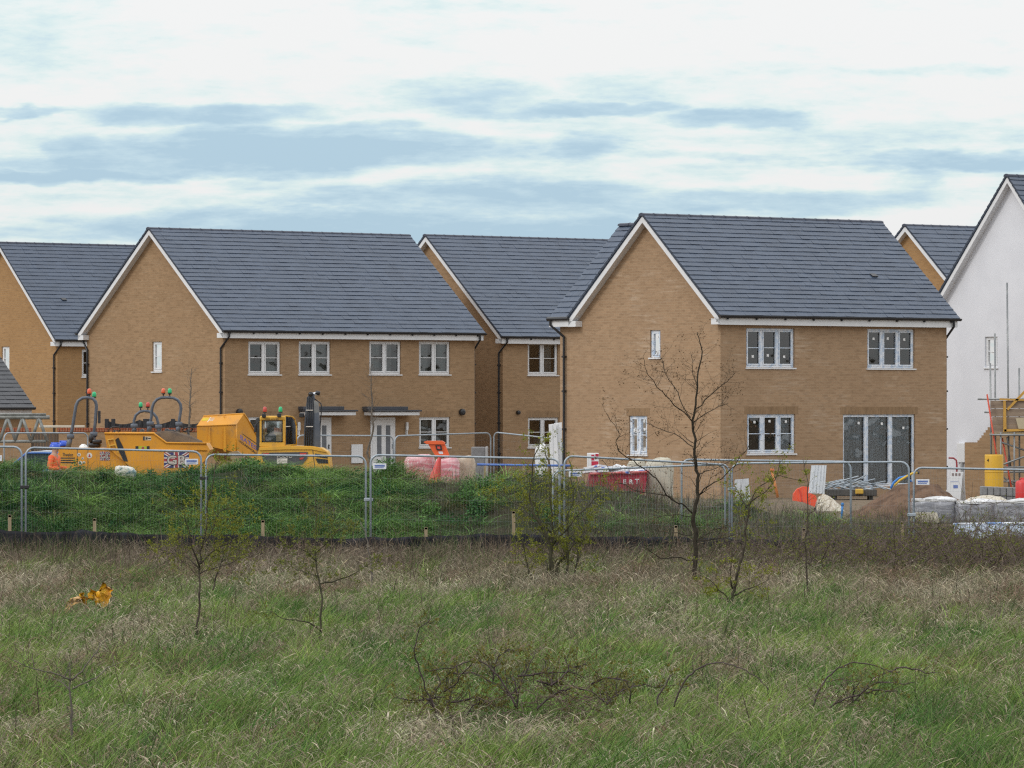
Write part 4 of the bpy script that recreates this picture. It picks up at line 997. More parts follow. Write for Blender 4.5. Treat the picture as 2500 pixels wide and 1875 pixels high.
panel((503,1110),(893,1114),97.6,98.6,'mesh fence panel in front of the yellow excavator',GF,None,1.1)
panel((905,1111),(1366,1120),97.4,97.2,'mesh fence panel before the leaning red cone and wrapped pallets',GF,(.18,1.78),1.3)
panel((1378,1114),(1781,1134),97.2,98.2,'mesh fence panel just behind the tallest bare tree',GF,None,1.35)
panel((1787,1131),(2219,1128),98.2,97.6,'mesh fence panel in front of the patio doors and white board',GF,None,1.0)
panel((2231,1142),(2680,1150),97.6,97,'mesh fence panel at the right edge before the wrapped block packs',GF,(.18,1.72),None)
panel((1350,1149),(1770,1134),101.2,101.6,'second-row mesh fence panel with a small sign, in front of the red skip',GF,(.45,1.93),None)
panel((1664,1122),(2077,1127),102.4,102.4,'second-row mesh fence panel behind the bare tree, left of the patio doors',GF,None,None)
GR='temporary mesh fence panels by the houses'
for (l,r_,yl,yr,lb) in (((10,1057),(214,1057),139,141,'mesh fence panel by the garden wall at the far left, behind the workers'),
    ((725,1063),(960,1064),140,141.5,'mesh fence panel before the left front door, behind the excavator arm'),
    ((964,1064),(1198,1057),141,143,'mesh fence panel before the right lower window of the semi-detached pair'),
    ((1206,1056),(1372,1072),143,140.6,'mesh fence panel across the gap beside the stacked white boards')):
    panel(l,r_,yl,yr,lb,GR)
# low black membrane barrier with timber stakes
m_membrane=mat('black_membrane',(.008,.0085,.011),(.016,.018,.026),.6,scale=3,stretch=(1.5,1,1),spec=.2,bmp=.5)
m_timber=mat('raw_timber',(.34,.27,.17),(.26,.20,.125),.85,scale=7,stretch=(3,3,.4))
mtop=[(-160,1296),(0,1293),(115,1298),(200,1292),(300,1300),(420,1303),(560,1303),(700,1308),(790,1312),(900,1310),(1000,1309),(1080,1306),(1180,1302),(1300,1304),(1400,1309),(1520,1309),(1640,1308),(1760,1312),(1860,1316),(1980,1316),(2120,1316),(2240,1318),(2360,1322),(2480,1322),(2640,1326)]
root=thing('membrane_barrier','low black plastic membrane barrier along the foot of the mesh fence','barrier',(0,96,0))
mb=MB(); xs_=[];rd=random.Random(3)
for i in range(len(mtop)-1):
    (xa,ya),(xb,yb)=mtop[i],mtop[i+1]; n=6
    for k in range(n):
        t=k/n; p=P(xa+(xb-xa)*t,ya+(yb-ya)*t+rd.uniform(-1.6,1.6)+(3*math.sin(math.pi*t)),96); xs_.append(p)
k=len(xs_); vs=[];
for p in xs_:
    w_=rd.uniform(-.03,.03); g0=float(gz(p.x,96))-.03; vs+=[(p.x,-.012,p.z),(p.x,.028,p.z-.004),(p.x,-.02+w_,p.z-.06),(p.x,-.015+w_*1.5,(p.z+g0)/2),(p.x,w_,g0)]
fs=[]
for i in range(k-1):
    a=i*5;b=a+5; fs+=[(a,b,b+1,a+1),(a+2,b+2,b,a),(a+3,b+3,b+2,a+2),(a+4,b+4,b+3,a+3)]
mb.add(vs,fs); mb.build('membrane',m_membrane,root,True)
for (px,py) in ((24,1257),(231,1266),(642,1270),(1040,1287),(1254,1248),(1650,1283),(1962,1290),(2203,1274),(2461,1285)):
    p=P(px,py,96.1); mb=MB(); mb.prism([(p.x-.03,.06),(p.x+.03,.06),(p.x+.03,.11),(p.x-.03,.11)],-.4,p.z,'z'); mb.bbox(p.x-.031,p.x+.031,.06,.111,p.z-.05,p.z+.002,.006); mb.build('stake',m_timber,root)

# garden wall with red brick coping, timber gate, netting
wl=P(-60,1047,147); wr=P(720,1050,147)
root=thing('garden_wall','buff brick garden wall with a red brick coping before the left houses','wall',(wl.x,147,0)); hw=wl.z; Wd=wr.x-wl.x
g0=P(76,1050,147).x-wl.x; g1=P(143,1050,147).x-wl.x
mb=MB(); mb.box(0,g0,0,.22,0,hw-.09); mb.box(g1,Wd,0,.22,0,hw-.09); mb.build('wall',m_brick,root)
mb=MB()
x=0
while x<Wd:
    if not (g0-.03<x<g1-.05): mb.bbox(x,x+.068,-.02,.24,hw-.088,hw+.03,.006)
    x+=.078
mb.build('coping',m_redbrick,root)
m_gate=mat('dark_timber',(.12,.085,.06),(.085,.062,.045),.85,scale=5,stretch=(5,5,.3))
mb=MB(); n=9
for k in range(n): mb.bbox(g0+(g1-g0)*k/n+.004,g0+(g1-g0)*(k+1)/n-.004,.06,.10,.06,hw-.1,.006)
mb.build('gate',m_gate,root)
t=thing('debris_netting','sagging black debris netting strung on posts above the garden wall','netting',(P(255,1040,146).x,146.4,hw+.03))
m_net=mat('black_netting',(.035,.036,.04),(.02,.02,.024),.9,scale=30)
pp=[258,274,351,373,420,500,560]; x0=P(255,1040,146).x
for px in (258,274,352,362,420,500):
    xx=P(px,1040,146).x-x0; mb=MB(); mb.bbox(xx-.06,xx+.06,-.04,.04,0,.27,.01); mb.build('post',m_net,t)
mb=MB(); nn=60; vs=[];fs=[]; Lx=P(505,1040,146).x-x0
for i in range(nn+1):
    x=Lx*i/nn; s=abs(math.sin(i/nn*math.pi*3.0)); vs+=[(x,.02*math.sin(i*2.1),0.0),(x,.02*math.sin(i*1.7),.24-.13*s)]
for i in range(nn): fs.append((2*i,2*i+2,2*i+3,2*i+1))
mb.add(vs,fs); mb.build('net',m_net,t)
# lattice beam on the left
Yb=144; a=P(-60,1019,Yb); b=P(121,1021,Yb); t=thing('lattice_beam','grey tubular lattice beam lying above the garden wall at the left edge','lattice beam',(a.x,Yb,1.55))
m_tube=mat('weathered_tube',(.28,.29,.28),(.16,.165,.15),.6,.3,scale=5); Lb=b.x-a.x; zt=a.z-1.55; zb_=.02
mb=MB(); mb.tube([(0,0,zt),(Lb,0,zt)],.06,8); mb.tube([(0,0,zt+.09),(Lb-.1,0,zt+.09)],.03,8); mb.build('top_chord',m_tube,t,True)
mb=MB(); mb.tube([(0,0,zb_),(Lb-.1,0,zb_)],.045,8); mb.build('bottom_chord',m_tube,t,True)
mb=MB(); k=0
for px in (-40,18,55,95):
    x=P(px,1030,Yb).x-a.x
    mb.tube([(x-.22,0,zb_),(x,0,zt)],.05,6); mb.tube([(x,0,zt),(x+.24,0,zb_)],.05,6)
mb.build('bracing',m_tube,t,True)
mb=MB(); mb.bbox(P(95,1040,147).x-.0,P(206,1040,147).x,147.02,147.2,hw+.034,hw+.10,.01); o=mb.build('plank',mat('pale_plank',(.60,.56,.48),(.48,.44,.36),.8,scale=4,stretch=(.4,3,3))); tag(o,'pale scaffold plank lying on top of the garden wall','plank')

# wrapped pallets, orange barrier, cone, bag
def film_mat(name,a,b,c):
    m=bpy.data.materials.new(name); nt=nodes(m); ob=coord(nt)
    f=noise(nt,mapping(nt,ob,(1.2,1.2,7)),1.6,5,.6,.6); c1=mixc(nt,rng(nt,f,.42,.6),a,b); f2=noise(nt,mapping(nt,ob,(4,4,1.5)),3,4); c1=mixc(nt,rng(nt,f2,.52,.72,0,.7),c1,c)
    p=principled(nt,c1,.22,0,.6); bump(nt,p,f,.5,.03); return m
m_pink=film_mat('pink_film',(.55,.17,.21),(.62,.38,.40),(.75,.74,.76))
def soft_block(mb,x0,x1,y0,y1,z0,z1,rd,b=.12,top=.05):
    # bulging wrapped block: a subdivided box with rounded edges
    n=9
    def pt(u,v,w_):
        X=(x1-x0)/2;Y_=(y1-y0)/2;Z=(z1-z0)/2
        p=Vector(((u-.5)*2,(v-.5)*2,(w_-.5)*2)); q=Vector((p.x*X,p.y*Y_,p.z*Z)); 
        c=Vector((max(-X+b,min(X-b,q.x)),max(-Y_+b,min(Y_-b,q.y)),max(-Z+b,min(Z-b,q.z)))); d=q-c
        if d.length>1e-6: q=c+d.normalized()*b
        s=math.sin(u*9+v*4+w_*7+x0)*.5+math.sin(w_*17+u*5)*.5
        return Vector(((x0+x1)/2,(y0+y1)/2,(z0+z1)/2))+q+Vector((rd.gauss(0,.006),rd.gauss(0,.006)+s*.012,rd.gauss(0,.006)+ (top*s if w_==1 else 0)))
    idx={};vs=[];fs=[]
    def vi(i,j,k):
        if (i,j,k) not in idx: idx[(i,j,k)]=len(vs); vs.append(pt(i/n,j/n,k/n))
        return idx[(i,j,k)]
    for i in range(n):
        for j in range(n):
            fs+=[(vi(i,0,j),vi(i+1,0,j),vi(i+1,0,j+1),vi(i,0,j+1)),(vi(i,n,j),vi(i,n,j+1),vi(i+1,n,j+1),vi(i+1,n,j)),
                 (vi(0,i,j),vi(0,i,j+1),vi(0,i+1,j+1),vi(0,i+1,j)),(vi(n,i,j),vi(n,i+1,j),vi(n,i+1,j+1),vi(n,i,j+1)),
                 (vi(i,j,0),vi(i,j+1,0),vi(i+1,j+1,0),vi(i+1,j,0)),(vi(i,j,n),vi(i+1,j,n),vi(i+1,j+1,n),vi(i,j+1,n))]
    mb.add(vs,fs)
rd=random.Random(8)
Yp=117.; s_=FPX/Yp
def wrapped(px0,px1,py0,label,Y,h,d=1.0,m=None,rz=0,name='wrapped_pallet',cat='pallet',group='pink wrapped packs',zb=0.0):
    a=P(px0,py0,Y); b=P(px1,py0,Y); W=b.x-a.x
    t=thing(name,label,cat,((a.x+b.x)/2,Y+d/2,zb),rz,group); H=a.z-zb
    mb=MB(); soft_block(mb,-W/2,W/2,-d/2,d/2,.12,H,rd); mb.build('pack',m or m_pink,t,True)
    mb=MB()
    for x in (-W/2+.08,0,W/2-.08): mb.box(x-.05,x+.05,-d/2+.03,d/2-.03,.0,.09)
    for k in range(6): y=-d/2+.06+(d-.12)*k/5; mb.box(-W/2+.03,W/2-.03,y-.045,y+.045,.09,.115)
    mb.build('pallet_base',m_timber,t); return t
wrapped(987,1062,1114,'pack of pink and white film-wrapped insulation, left one of the two behind the cone',118.5,.9)
wrapped(1062,1122,1119,'pack of pink film-wrapped insulation with crumpled side, right one behind the cone',117.2,.9)
wrapped(1112,1160,1117,'round-topped beige bulk bag beside the pink wrapped packs',118.6,.9,.8,mat('beige_bag',(.50,.42,.33),(.40,.32,.24),.8,scale=5,bmp=.4),0,'bulk_bag','bag',None)
m_orange=mat('orange_plastic',(.72,.125,.035),(.66,.11,.03),.4,scale=3)
m_red=mat('red_plastic',(.60,.05,.045),(.55,.07,.05),.4,scale=3)
Y=117.8; c0=P(1042,1076,Y)
t=thing('road_barrier','orange plastic barrier block tipped on top of the pink wrapped packs','barrier',(P(1070,1110,Y).x,Y+.3,P(1070,1117,Y).z))
q=lambda px,py:(P(px,py,Y).x-t.location.x,P(px,py,Y).z-t.location.z)
mb=MB(); mb.prism([q(1037,1078),(q(1043,1081)),q(1063,1113),q(1097,1112),q(1086,1084),q(1079,1077)],-.30,.22,'y'); mb.prism([q(1034,1079),q(1041,1076.5),q(1080,1076.5),q(1087,1081),q(1085,1085),q(1041,1084)],-.34,.26,'y'); mb.build('body',m_orange,t)
mb=MB(); mb.prism([q(1063,1087),q(1077,1087),q(1080,1099),q(1066,1099)],-.346,-.305,'y'); pl=mb.build('plate',m_black,t)
mb=MB(); mb.prism([q(1067,1090),q(1074,1090),q(1075.5,1096),q(1068.5,1096)],-.352,-.347,'y'); mb.build('emblem',m_red,pl)
mb=MB(); mb.prism([q(1070,1102),q(1080,1102),q(1082,1108),q(1072,1108)],-.306,-.301,'y'); mb.build('label_plate',m_sign,t)
# cone
Y=109.; a=P(1060,1178,Y); b=P(1074,1114,Y); d=(b-a); ax=d.normalized(); 
t=thing('traffic_cone','tall red traffic cone leaning over on the grassy bank','cone',a); mb=MB()
t.rotation_euler=ax.to_track_quat('Z','Y').to_euler(); Lc=d.length
mb.lathe([(.145,-.05),(.14,.0),(.125,.12),(.035,Lc-.03),(.028,Lc),(.01,Lc+.003)],20); mb.build('cone_body',m_red,t,True)
mb=MB(); mb.bbox(-.24,.24,-.24,.24,-.10,-.05,.02); mb.build('base',m_red,t)
# white sack on the bank
p=P(305,1158,104.6); t=thing('sack','dirty white sack with blue print lying on the grassy bank','sack',p,R(12)); mb=MB(); soft_block(mb,-.22,.22,-.16,.16,-.10,.16,rd,.09,.02)
t.rotation_euler=(0,R(14),R(10)); mb.build('sack',mat('sack_print',(.62,.60,.55),(.20,.30,.36),.6,scale=6,lo=.5,hi=.62),t,True)
# grey unit beside the pair's right wall
p=P(1171,1130,143.5); t=thing('heat_pump','grey box-shaped outdoor unit at the corner of the semi-detached pair','heat pump',(p.x,143.5,0)); hz=P(1171,1091,143.5).z
mb=MB(); mb.bbox(-.24,.16,-.2,.2,.1,hz,.02); mb.build('casing',mat('grey_panel',(.22,.22,.23),(.17,.17,.18),.6),t); mb=MB(); mb.bbox(.162,.25,-.2,.2,.1,hz+.01,.02); mb.build('side_panel',mat('light_grey_panel',(.42,.42,.43),(.36,.36,.37),.6),t)
mb=MB(); mb.box(-.2,-.1,-.18,.18,0,.1); mb.box(.1,.2,-.18,.18,0,.1); mb.build('feet',m_concrete,t)
# stacked white boards leaning at the new house's left corner
Y=136.5; c=P(1358,1130,Y)
for (x0,x1,x2,x3,yt,lb,o) in ((1339.5,1357,1371,1361,1034,'white board leaning left against the new house corner, front of the pair',0),(1353,1371.5,1371.5,1366,1031,'upright white board with folded edge behind the leaning board',.12)):
    pa=P(x0,yt+2,Y+o);pb=P(x1,yt,Y+o);pc=P(x2,1150,Y+o);pd=P(x3,1150,Y+o); t=thing('white_board',lb,'board',(pc.x,Y+o,0),0,'white boards at the house corner'); L=t.location
    mb=MB(); mb.prism([(pd.x-L.x-.16,0),(pc.x-L.x,0),(pb.x-L.x,pb.z),(pa.x-L.x,pa.z)],0,.05,'y'); mb.build('board',m_white,t)
    mb=MB(); mb.prism([(pd.x-L.x-.13,0.05),(pd.x-L.x-.10,.05),(pa.x-L.x+.10,pa.z-.02),(pa.x-L.x+.07,pa.z-.02)],-.02,-.001,'y'); mb.build('ridge',m_white,t)
p=P(1322,1105,135); t=thing('bulk_bag','small crumpled white bulk bag below the lower window of the house set back','bag',(p.x,135,0)); mb=MB(); soft_block(mb,-.17,.17,-.2,.2,.5,P(1322,1088,135).z,rd,.1,.06); soft_block(mb,-.2,.2,-.22,.22,.0,.55,rd,.1,.02); mb.build('bag',m_white,t,True)
# blue rails
p=P(1165,1134,128); q_=P(1395,1137,128); t=thing('pipe_rail','low blue pipe laid across the site behind the bank','pipe',(p.x,128,0)); mb=MB(); mb.tube([(0,0,p.z),((q_.x-p.x)*.4,0.1,p.z-.02),(q_.x-p.x,0,q_.z)],.03,8); mb.build('pipe',mat('blue_pipe',(.05,.13,.45),(.07,.18,.5),.4),t,True)
mb=MB()
for x in (.2,1.2,2.2): mb.box(x-.03,x+.03,-.03,.03,0,p.z-.03)
mb.build('support',m_timber,t)

# red skip with lettering
Y=117; m_skip=mat('skip_red',(.33,.012,.035),(.27,.015,.035),.5,scale=3)
a=P(1434,1160,Y);b=P(1580,1160,Y); t=thing('rubbish_skip','dark red rubbish skip with white lettering behind the bank','skip',(b.x,Y,0)); L=t.location
q=lambda px,py:(P(px,py,Y).x-L.x,P(px,py,Y).z)
mb=MB(); mb.prism([(q(1420,1150)[0],.0),(0-.1,0),(0,q(1579,1152)[1]),q(1440,1157)],0,1.7,'y'); 
mb.build('body',m_skip,t); mb=MB(); z0=q(1579,1152)[1]; mb.tube([(q(1440,1157)[0],-.03,q(1440,1157)[1]),(0.02,-.03,z0)],.035,6); mb.tube([(0.02,-.03,z0),(.02,1.73,z0)],.035,6)
mb.build('rim',mat('faded_red',(.42,.06,.06),(.5,.2,.2),.5,scale=8),t)
mb=MB()
for ch,px,py in (('E',1525,1177),('R',1540.5,1177),('T',1555,1175.5)):
    x,z=q(px,py); text_mb(ch,.155,frame((x,-.006,z),0,R(90)),.003,mb,bold=.004)
mb.build('lettering',m_white,t)
mb=MB(); rd=random.Random(77); sxs=[0,.2,.45,.7,.95,1.2,1.4]
for i in range(14): x=rd.uniform(-1.3,-.05); mb.box(-.3,.3,-.12,.12,0,.05,frame((x,rd.uniform(.1,1.5),z0+rd.uniform(-.05,.06)),rd.uniform(0,3),rd.uniform(-.3,.3),rd.uniform(-.2,.2)))
mb.build('rubbish',mat('rubbish_mix',(.62,.63,.66),(.06,.12,.4),.6,scale=3,lo=.55,hi=.65),t)
p=P(1449,1106,121); t=thing('site_notice','red and white notice box standing behind the red skip','notice box',(p.x,121,0)); zt=p.z
mb=MB(); mb.bbox(-.155,.13,0,.25,zt-.34,zt,.01); mb.build('box',m_white,t)
mb=MB(); mb.box(-.05,.12,-.004,.0,zt-.32,zt-.20); mb.box(-.055,.02,-.004,.0,zt-.18,zt-.04); mb.box(.045,.125,-.004,.0,zt-.10,zt-.02); mb.build('red_print',mat('print_red',(.5,.02,.06)),t)
mb=MB(); mb.box(-.1,-.04,.1,.16,0,zt-.34); mb.box(.04,.1,.1,.16,0,zt-.34); mb.build('leg',m_timber,t)
# tarpaulin-covered stack
m_tarp=mat('beige_tarpaulin',(.50,.48,.40),(.42,.39,.31),.7,scale=2.5,bmp=.5)
wrapped(1578,1644,1122,'tall stack wrapped in a beige tarpaulin next to the red skip',118.5,1.5,1.1,m_tarp,0,'covered_stack','covered stack',None)
wrapped(1533,1580,1124,'lower tarpaulin-covered stack directly behind the red skip',120,1.5,1.0,m_tarp,0,'covered_stack','covered stack',None)
# ---------------------------------------------------------------- building site on the right
def slab_thing(name,label,cat,pts,Y,th_,m,part='panel',group=None,ribs=0):
    ps=[P(x,y,Y) for x,y in pts]; cx=sum(p.x for p in ps)/len(ps); zb=min(p.z for p in ps)
    t=thing(name,label,cat,(cx,Y,zb),0,group); poly=[(p.x-cx,p.z-zb) for p in ps]
    mb=MB(); mb.prism(poly[::-1],0,th_,'y'); mb.build(part,m,t)
    if ribs:
        a,b,c,d=poly; mb=MB()
        for k in range(1,ribs):
            f=k/ribs; mb.prism([(a[0]+(b[0]-a[0])*f-.012,a[1]),(a[0]+(b[0]-a[0])*f+.012,a[1]),(d[0]+(c[0]-d[0])*f+.012,d[1]),(d[0]+(c[0]-d[0])*f-.012,d[1])],-.012,-.001,'y')
        mb.build('rib',m,t)
    return t
slab_thing('plastic_sheet','ribbed white plastic board hung on the mesh fence beside the patio doors','board',[(1981,1136),(2018,1136),(2013,1206),(1974,1204)],102.33,.03,m_sign,ribs=5)
slab_thing('plastic_sheet','pale grey board standing low behind the fence posts, right of the bare tree','board',[(1793,1171),(1828,1168),(1832,1222),(1796,1224)],134,.03,mat('pale_board',(.55,.58,.62),(.48,.51,.55),.5))
# orange post and round red-orange barrier
t=thing('strap_post','leaning orange plastic post against the new house wall','post',(P(1899,1212,138.8).x,138.8,0)); pa=P(1885,1150,138.8);L=t.location
mb=MB(); mb.tube([(0,0,P(1899,1212,138.8).z-.03),(pa.x-L.x,.05,pa.z)],[.042,.034],8); mb.build('post',mat('orange_post',(.62,.24,.07),(.55,.2,.06),.5),t,True); mb=MB(); mb.lathe([(.04,0),(.06,.04),(.04,.09)],10,frame((pa.x-L.x,.05,pa.z-.02))); mb.build('cap',m_orange,t)
Y=126; ps=[(1936,1222),(1937,1206),(1946,1194),(1960,1188),(1976,1189),(1981,1205),(1992,1210),(2000,1242),(1985,1236),(1960,1226)]; cx=P(1968,1222,Y)
t=thing('barrier_foot','bright orange-red rounded barrier piece lying before the white board','barrier',(cx.x,Y,cx.z)); mb=MB(); mb.prism([(P(x,y,Y).x-cx.x,P(x,y,Y).z-cx.z) for x,y in ps][::-1],0,.3,'y'); b_=mb.build('body',mat('bright_orange',(.80,.10,.04),(.72,.08,.035),.4),t)
mb=MB(); mb.tube([(P(x,y,Y).x-cx.x,-.01,P(x,y,Y).z-cx.z) for x,y in ((1950,1194),(1955,1205),(1957,1224))],.012,6); mb.build('rib',m_red,t)
# rubble bag
def heap(name,label,cat,px0,px1,pyt,pyb,Y,d,m,seed,kind=None,prof=None,n=46,rough=.05):
    a=P(px0,pyb,Y);b=P(px1,pyb,Y); z0=a.z; H=P(px0,pyt,Y).z-z0; W=b.x-a.x; cx=(a.x+b.x)/2
    xs=np.linspace(-W/2,W/2,n); ys=np.linspace(-d/2,d/2,n//2)
    def f(X,Yy):
        u=(X/W+.5); base=np.interp(u,[p[0] for p in prof],[p[1] for p in prof]); v=np.clip(1-(Yy/(d/2))**2,0,1)**.6
        return H*base*v+rough*(fbm(X/.28+seed,Yy/.28,seed,4)-.5)*2*np.minimum(1,base*v*4)-.02
    o=sheet(name,xs,ys,f,m,kind,label,cat); o.location=(cx,Y,z0); return o
m_rubble=mat('rubble_bag',(.62,.58,.50),(.36,.30,.22),.9,scale=14,bmp=.8)
heap('rubble_heap','small heap of pale rubble beside the orange-red barrier piece','rubble',1990,2060,1202,1245,124.6,1.1,m_rubble,5,None,[(0,.2),(.1,.8),(.3,1),(.6,.7),(.85,.35),(1,0)])
m_sand=mat('brown_soil',(.165,.105,.072),(.09,.057,.04),.95,scale=4,spec=.1,bmp=1.0)
heap('soil_heap','large brown soil heap in front of the patio doors','soil heap',2075,2378,1180,1262,117.3,3.8,m_sand,9,None,[(0,0),(.07,.22),(.16,.42),(.28,.68),(.4,.95),(.5,.98),(.62,1),(.7,.95),(.78,.70),(.88,.5),(1,0)],90,.11)
Y=117.; t=thing('water_pipe','short upright blue pipe stuck in the soil left of the heap','pipe',(P(2055,1262,Y).x,Y,P(2055,1262,Y).z)); h_=P(2055,1229,Y).z-t.location.z
mb=MB(); mb.lathe([(.027,-.05),(.027,h_),(.02,h_)],10,frame((0,0,0),0,0,R(3))); mb.build('pipe',mat('bright_blue_pipe',(.03,.22,.62),(.04,.26,.66),.4),t,True); mb=MB(); mb.lathe([(.034,h_-.06),(.034,h_+.01),(.01,h_+.02)],10,frame((0,0,0),0,0,R(3))); mb.build('cap',mat('blue_cap',(.03,.2,.55)),t,True)
# steel bars on a trailer-like pile
Y=138.2; t=thing('steel_pile','untidy pile of grey steel poles and scrap before the patio doors','steel pile',(P(2085,1208,Y).x,Y,0)); L=t.location; zb=P(2085,1208,Y).z
rd=random.Random(17); mb=MB()
for i in range(26):
    x=rd.uniform(-.65,.65); z=zb+.12+rd.uniform(0,.26); an=rd.choice((rd.gauss(.45,.2),rd.gauss(-.4,.25))); l=rd.uniform(.25,.6)
    mb.tube([(x-l*math.cos(an),rd.uniform(-.5,.3),z-l*math.sin(an)*.55),(x+l*math.cos(an),rd.uniform(-.5,.3),z+l*math.sin(an)*.55)],.02,6)
mb.build('poles',m_galv,t)
mb=MB(); mb.bbox(-.78,.6,-.5,.6,zb-.03,zb+.16,.02); mb.box(-.6,-.5,-.4,.5,0,zb-.03); mb.box(.4,.5,-.4,.5,0,zb-.03); mb.build('base',mat('grey_base',(.075,.07,.065),(.05,.048,.045),.8),t); mb=MB(); mb.bbox(-.0,.22,-.6,-.3,zb+.03,zb+.17,.02); mb.build('fuel_can',mat('yellow_can',(.55,.36,.04),(.5,.3,.05),.5),t)
# hoses
for (nm,lb,pts,col) in (('hose','blue hose curving up beside the patio doors',[(2175,1192),(2182,1178),(2196,1167),(2212,1163),(2230,1180)],(.03,.2,.62)),('hose','yellow hose reaching right from the patio doors over the fence corner',[(2183,1186),(2198,1172),(2215,1163),(2228,1156),(2243,1154)],(.62,.40,.04))):
    Y=121.; ps=[P(x,y,Y) for x,y in pts]; t=thing(nm,lb,'hose',(ps[0].x,Y,ps[0].z),0,'hoses by the patio doors'); mb=MB(); mb.tube([p-t.location+Vector((0,.05*i,0)) for i,p in enumerate(ps)],.028,8); mb.build('hose_line',mat(nm+'_'+lb.split()[0],col,tuple(c*.8 for c in col),.4),t,True)
    mb=MB(); e=ps[-1]-t.location+Vector((0,.05*(len(ps)-1),0)); mb.lathe([(.034,-.03),(.034,.03)],8,frame(e,0,0,R(90))); mb.build('end_fitting',m_dark,t)
# grey wrapped block packs
m_gfilm=film_mat('grey_film',(.20,.205,.235),(.30,.305,.335),(.50,.52,.56)); m_wfilm=film_mat('white_film',(.66,.67,.70),(.55,.54,.52),(.75,.75,.78))
for (x0,x1,yt,lb,Y,rz) in ((2229,2336,1223,'grey film-wrapped block pack nearest the soil heap',112.2,R(-2)),(2340,2434,1229,'grey film-wrapped block pack, middle of the row of three at the right',111.5,R(3)),(2432,2570,1227,'grey film-wrapped block pack cut by the right edge of the view',111.3,R(-4))):
    a=P(x0,yt,Y);b=P(x1,yt,Y); t=thing('block_pack',lb,'block pack',((a.x+b.x)/2,Y+.5,-.03),rz,'grey wrapped block packs'); W=b.x-a.x; H=a.z+.03
    mb=MB(); soft_block(mb,-W/2,W/2,-.5,.5,.0,H,rd,.06,.015); mb.build('blocks',m_gfilm,t,True)
    mb=MB(); soft_block(mb,-W/2+.02,W/2+.02,-.49,.53,H-.03,H+.05,rd,.03,.05); mb.build('top_sheet',m_wfilm,t,True)
# rubble on top between the packs
heap('sand_spill','pale sand and torn film spilled on top of the middle block pack','sand',2345,2470,1208,1224,112.6,.9,m_rubble,14,None,[(0,0),(.2,.7),(.5,1),(.8,.8),(1,0)])
slab_thing('concrete_block','pale concrete kerb block lying in front of the first wrapped block pack','block',[(2235,1252),(2288,1252),(2294,1276),(2222,1274)],111.6,.3,mat('pale_concrete',(.60,.57,.47),(.5,.47,.38),.9),'block'); 
# plastic sheeting low, right edge
Y=105.5; t=thing('plastic_sheeting','crumpled blue-grey plastic sheeting along the ground at the right edge','sheeting',(P(2420,1300,Y).x,Y,P(2420,1300,Y).z)); L=t.location
nx=44; vs=[];fs=[]; x0=P(2330,1300,Y).x-L.x; x1=P(2640,1300,Y).x-L.x; zt_=P(2400,1281,Y).z-L.z
for i in range(nx+1):
    x=x0+(x1-x0)*i/nx
    for j in range(6):
        v=j/5; vs.append((x+rd.gauss(0,.02),-.2+.5*v+rd.gauss(0,.03),-.14+(zt_+.14)*v**.6+rd.gauss(0,.018)))
for i in range(nx):
    for j in range(5): a=i*6+j; fs.append((a,a+6,a+7,a+1))
mb=MB(); mb.add(vs,fs); mb.build('sheet',film_mat('blue_film',(.24,.30,.40),(.34,.40,.48),(.55,.60,.66)),t,True); mb=MB(); mb.tube([(x0,.31,zt_),((x0+x1)/2,.32,zt_+.02),(x1,.3,zt_)],.03,8); mb.build('rolled_edge',mat('blue_white_edge',(.72,.76,.84),(.15,.3,.65),.4,scale=4,lo=.5,hi=.62),t,True)
# A-frame sign
Y=124.; a=P(2335,1152,Y); t=thing('a_frame_sign','white folding A-frame notice board with a blue mark beside the soil heap','sign',(P(2340,1205,Y).x,Y,0)); L=t.location; q=lambda px,py:(P(px,py,Y).x-L.x,P(px,py,Y).z)
mb=MB(); mb.prism([q(2316,1188),q(2309,1200),(q(2305,1205)[0],0),(q(2342,1205)[0],0),q(2351,1152),q(2322,1152)][::-1],0,.04,'y'); f_=mb.build('front_board',m_white,t)
mb=MB(); vs=[(q(2351,1152)[0],.0,q(2351,1152)[1]),(q(2351,1152)[0]+.03,.04,q(2351,1152)[1]),(q(2366,1205)[0],.7,0),(q(2352,1205)[0],.7,0),(q(2324,1152)[0],.05,q(2324,1152)[1]),(q(2318,1205)[0],.7,0)]
mb.add(vs,[(0,1,2,3),(4,0,3,5)]); mb.build('rear_board',m_white,t)
mb=MB(); 
for k in range(3): x,z=q(2326+k*8,1158); mb.box(x-.02,x+.03,-.005,-.001,z-.04,z+.03)
mb.build('pictograms',mat('grey_print',(.25,.2,.2)),f_); mb=MB(); x,z=q(2333,1188); mb.box(x-.055,x+.055,-.005,-.001,z-.04,z+.04); x,z=q(2330,1176); mb.box(x-.1,x+.1,-.004,-.001,z-.004,z+.004); mb.build('blue_mark',m_blueprint,f_)
# dark red hook pipe
Y=126.; ps=[P(2316,1118,Y),P(2328,1118.5,Y),P(2335,1124,Y),P(2336,1135,Y),P(2336,1200,Y)]; t=thing('standpipe','dark red hooked pipe standing behind the A-frame sign','pipe',(ps[-1].x,Y,0)); mb=MB(); mb.tube([(p.x-ps[-1].x,0,p.z) for p in ps[:-1]]+[(0,0,0)],.022,8); mb.build('pipe',mat('dark_red_pipe',(.28,.02,.03),(.22,.02,.025),.4),t,True); mb=MB(); mb.bbox(-.1,.1,-.1,.1,0,.04,.01); mb.build('base',m_dark,t)
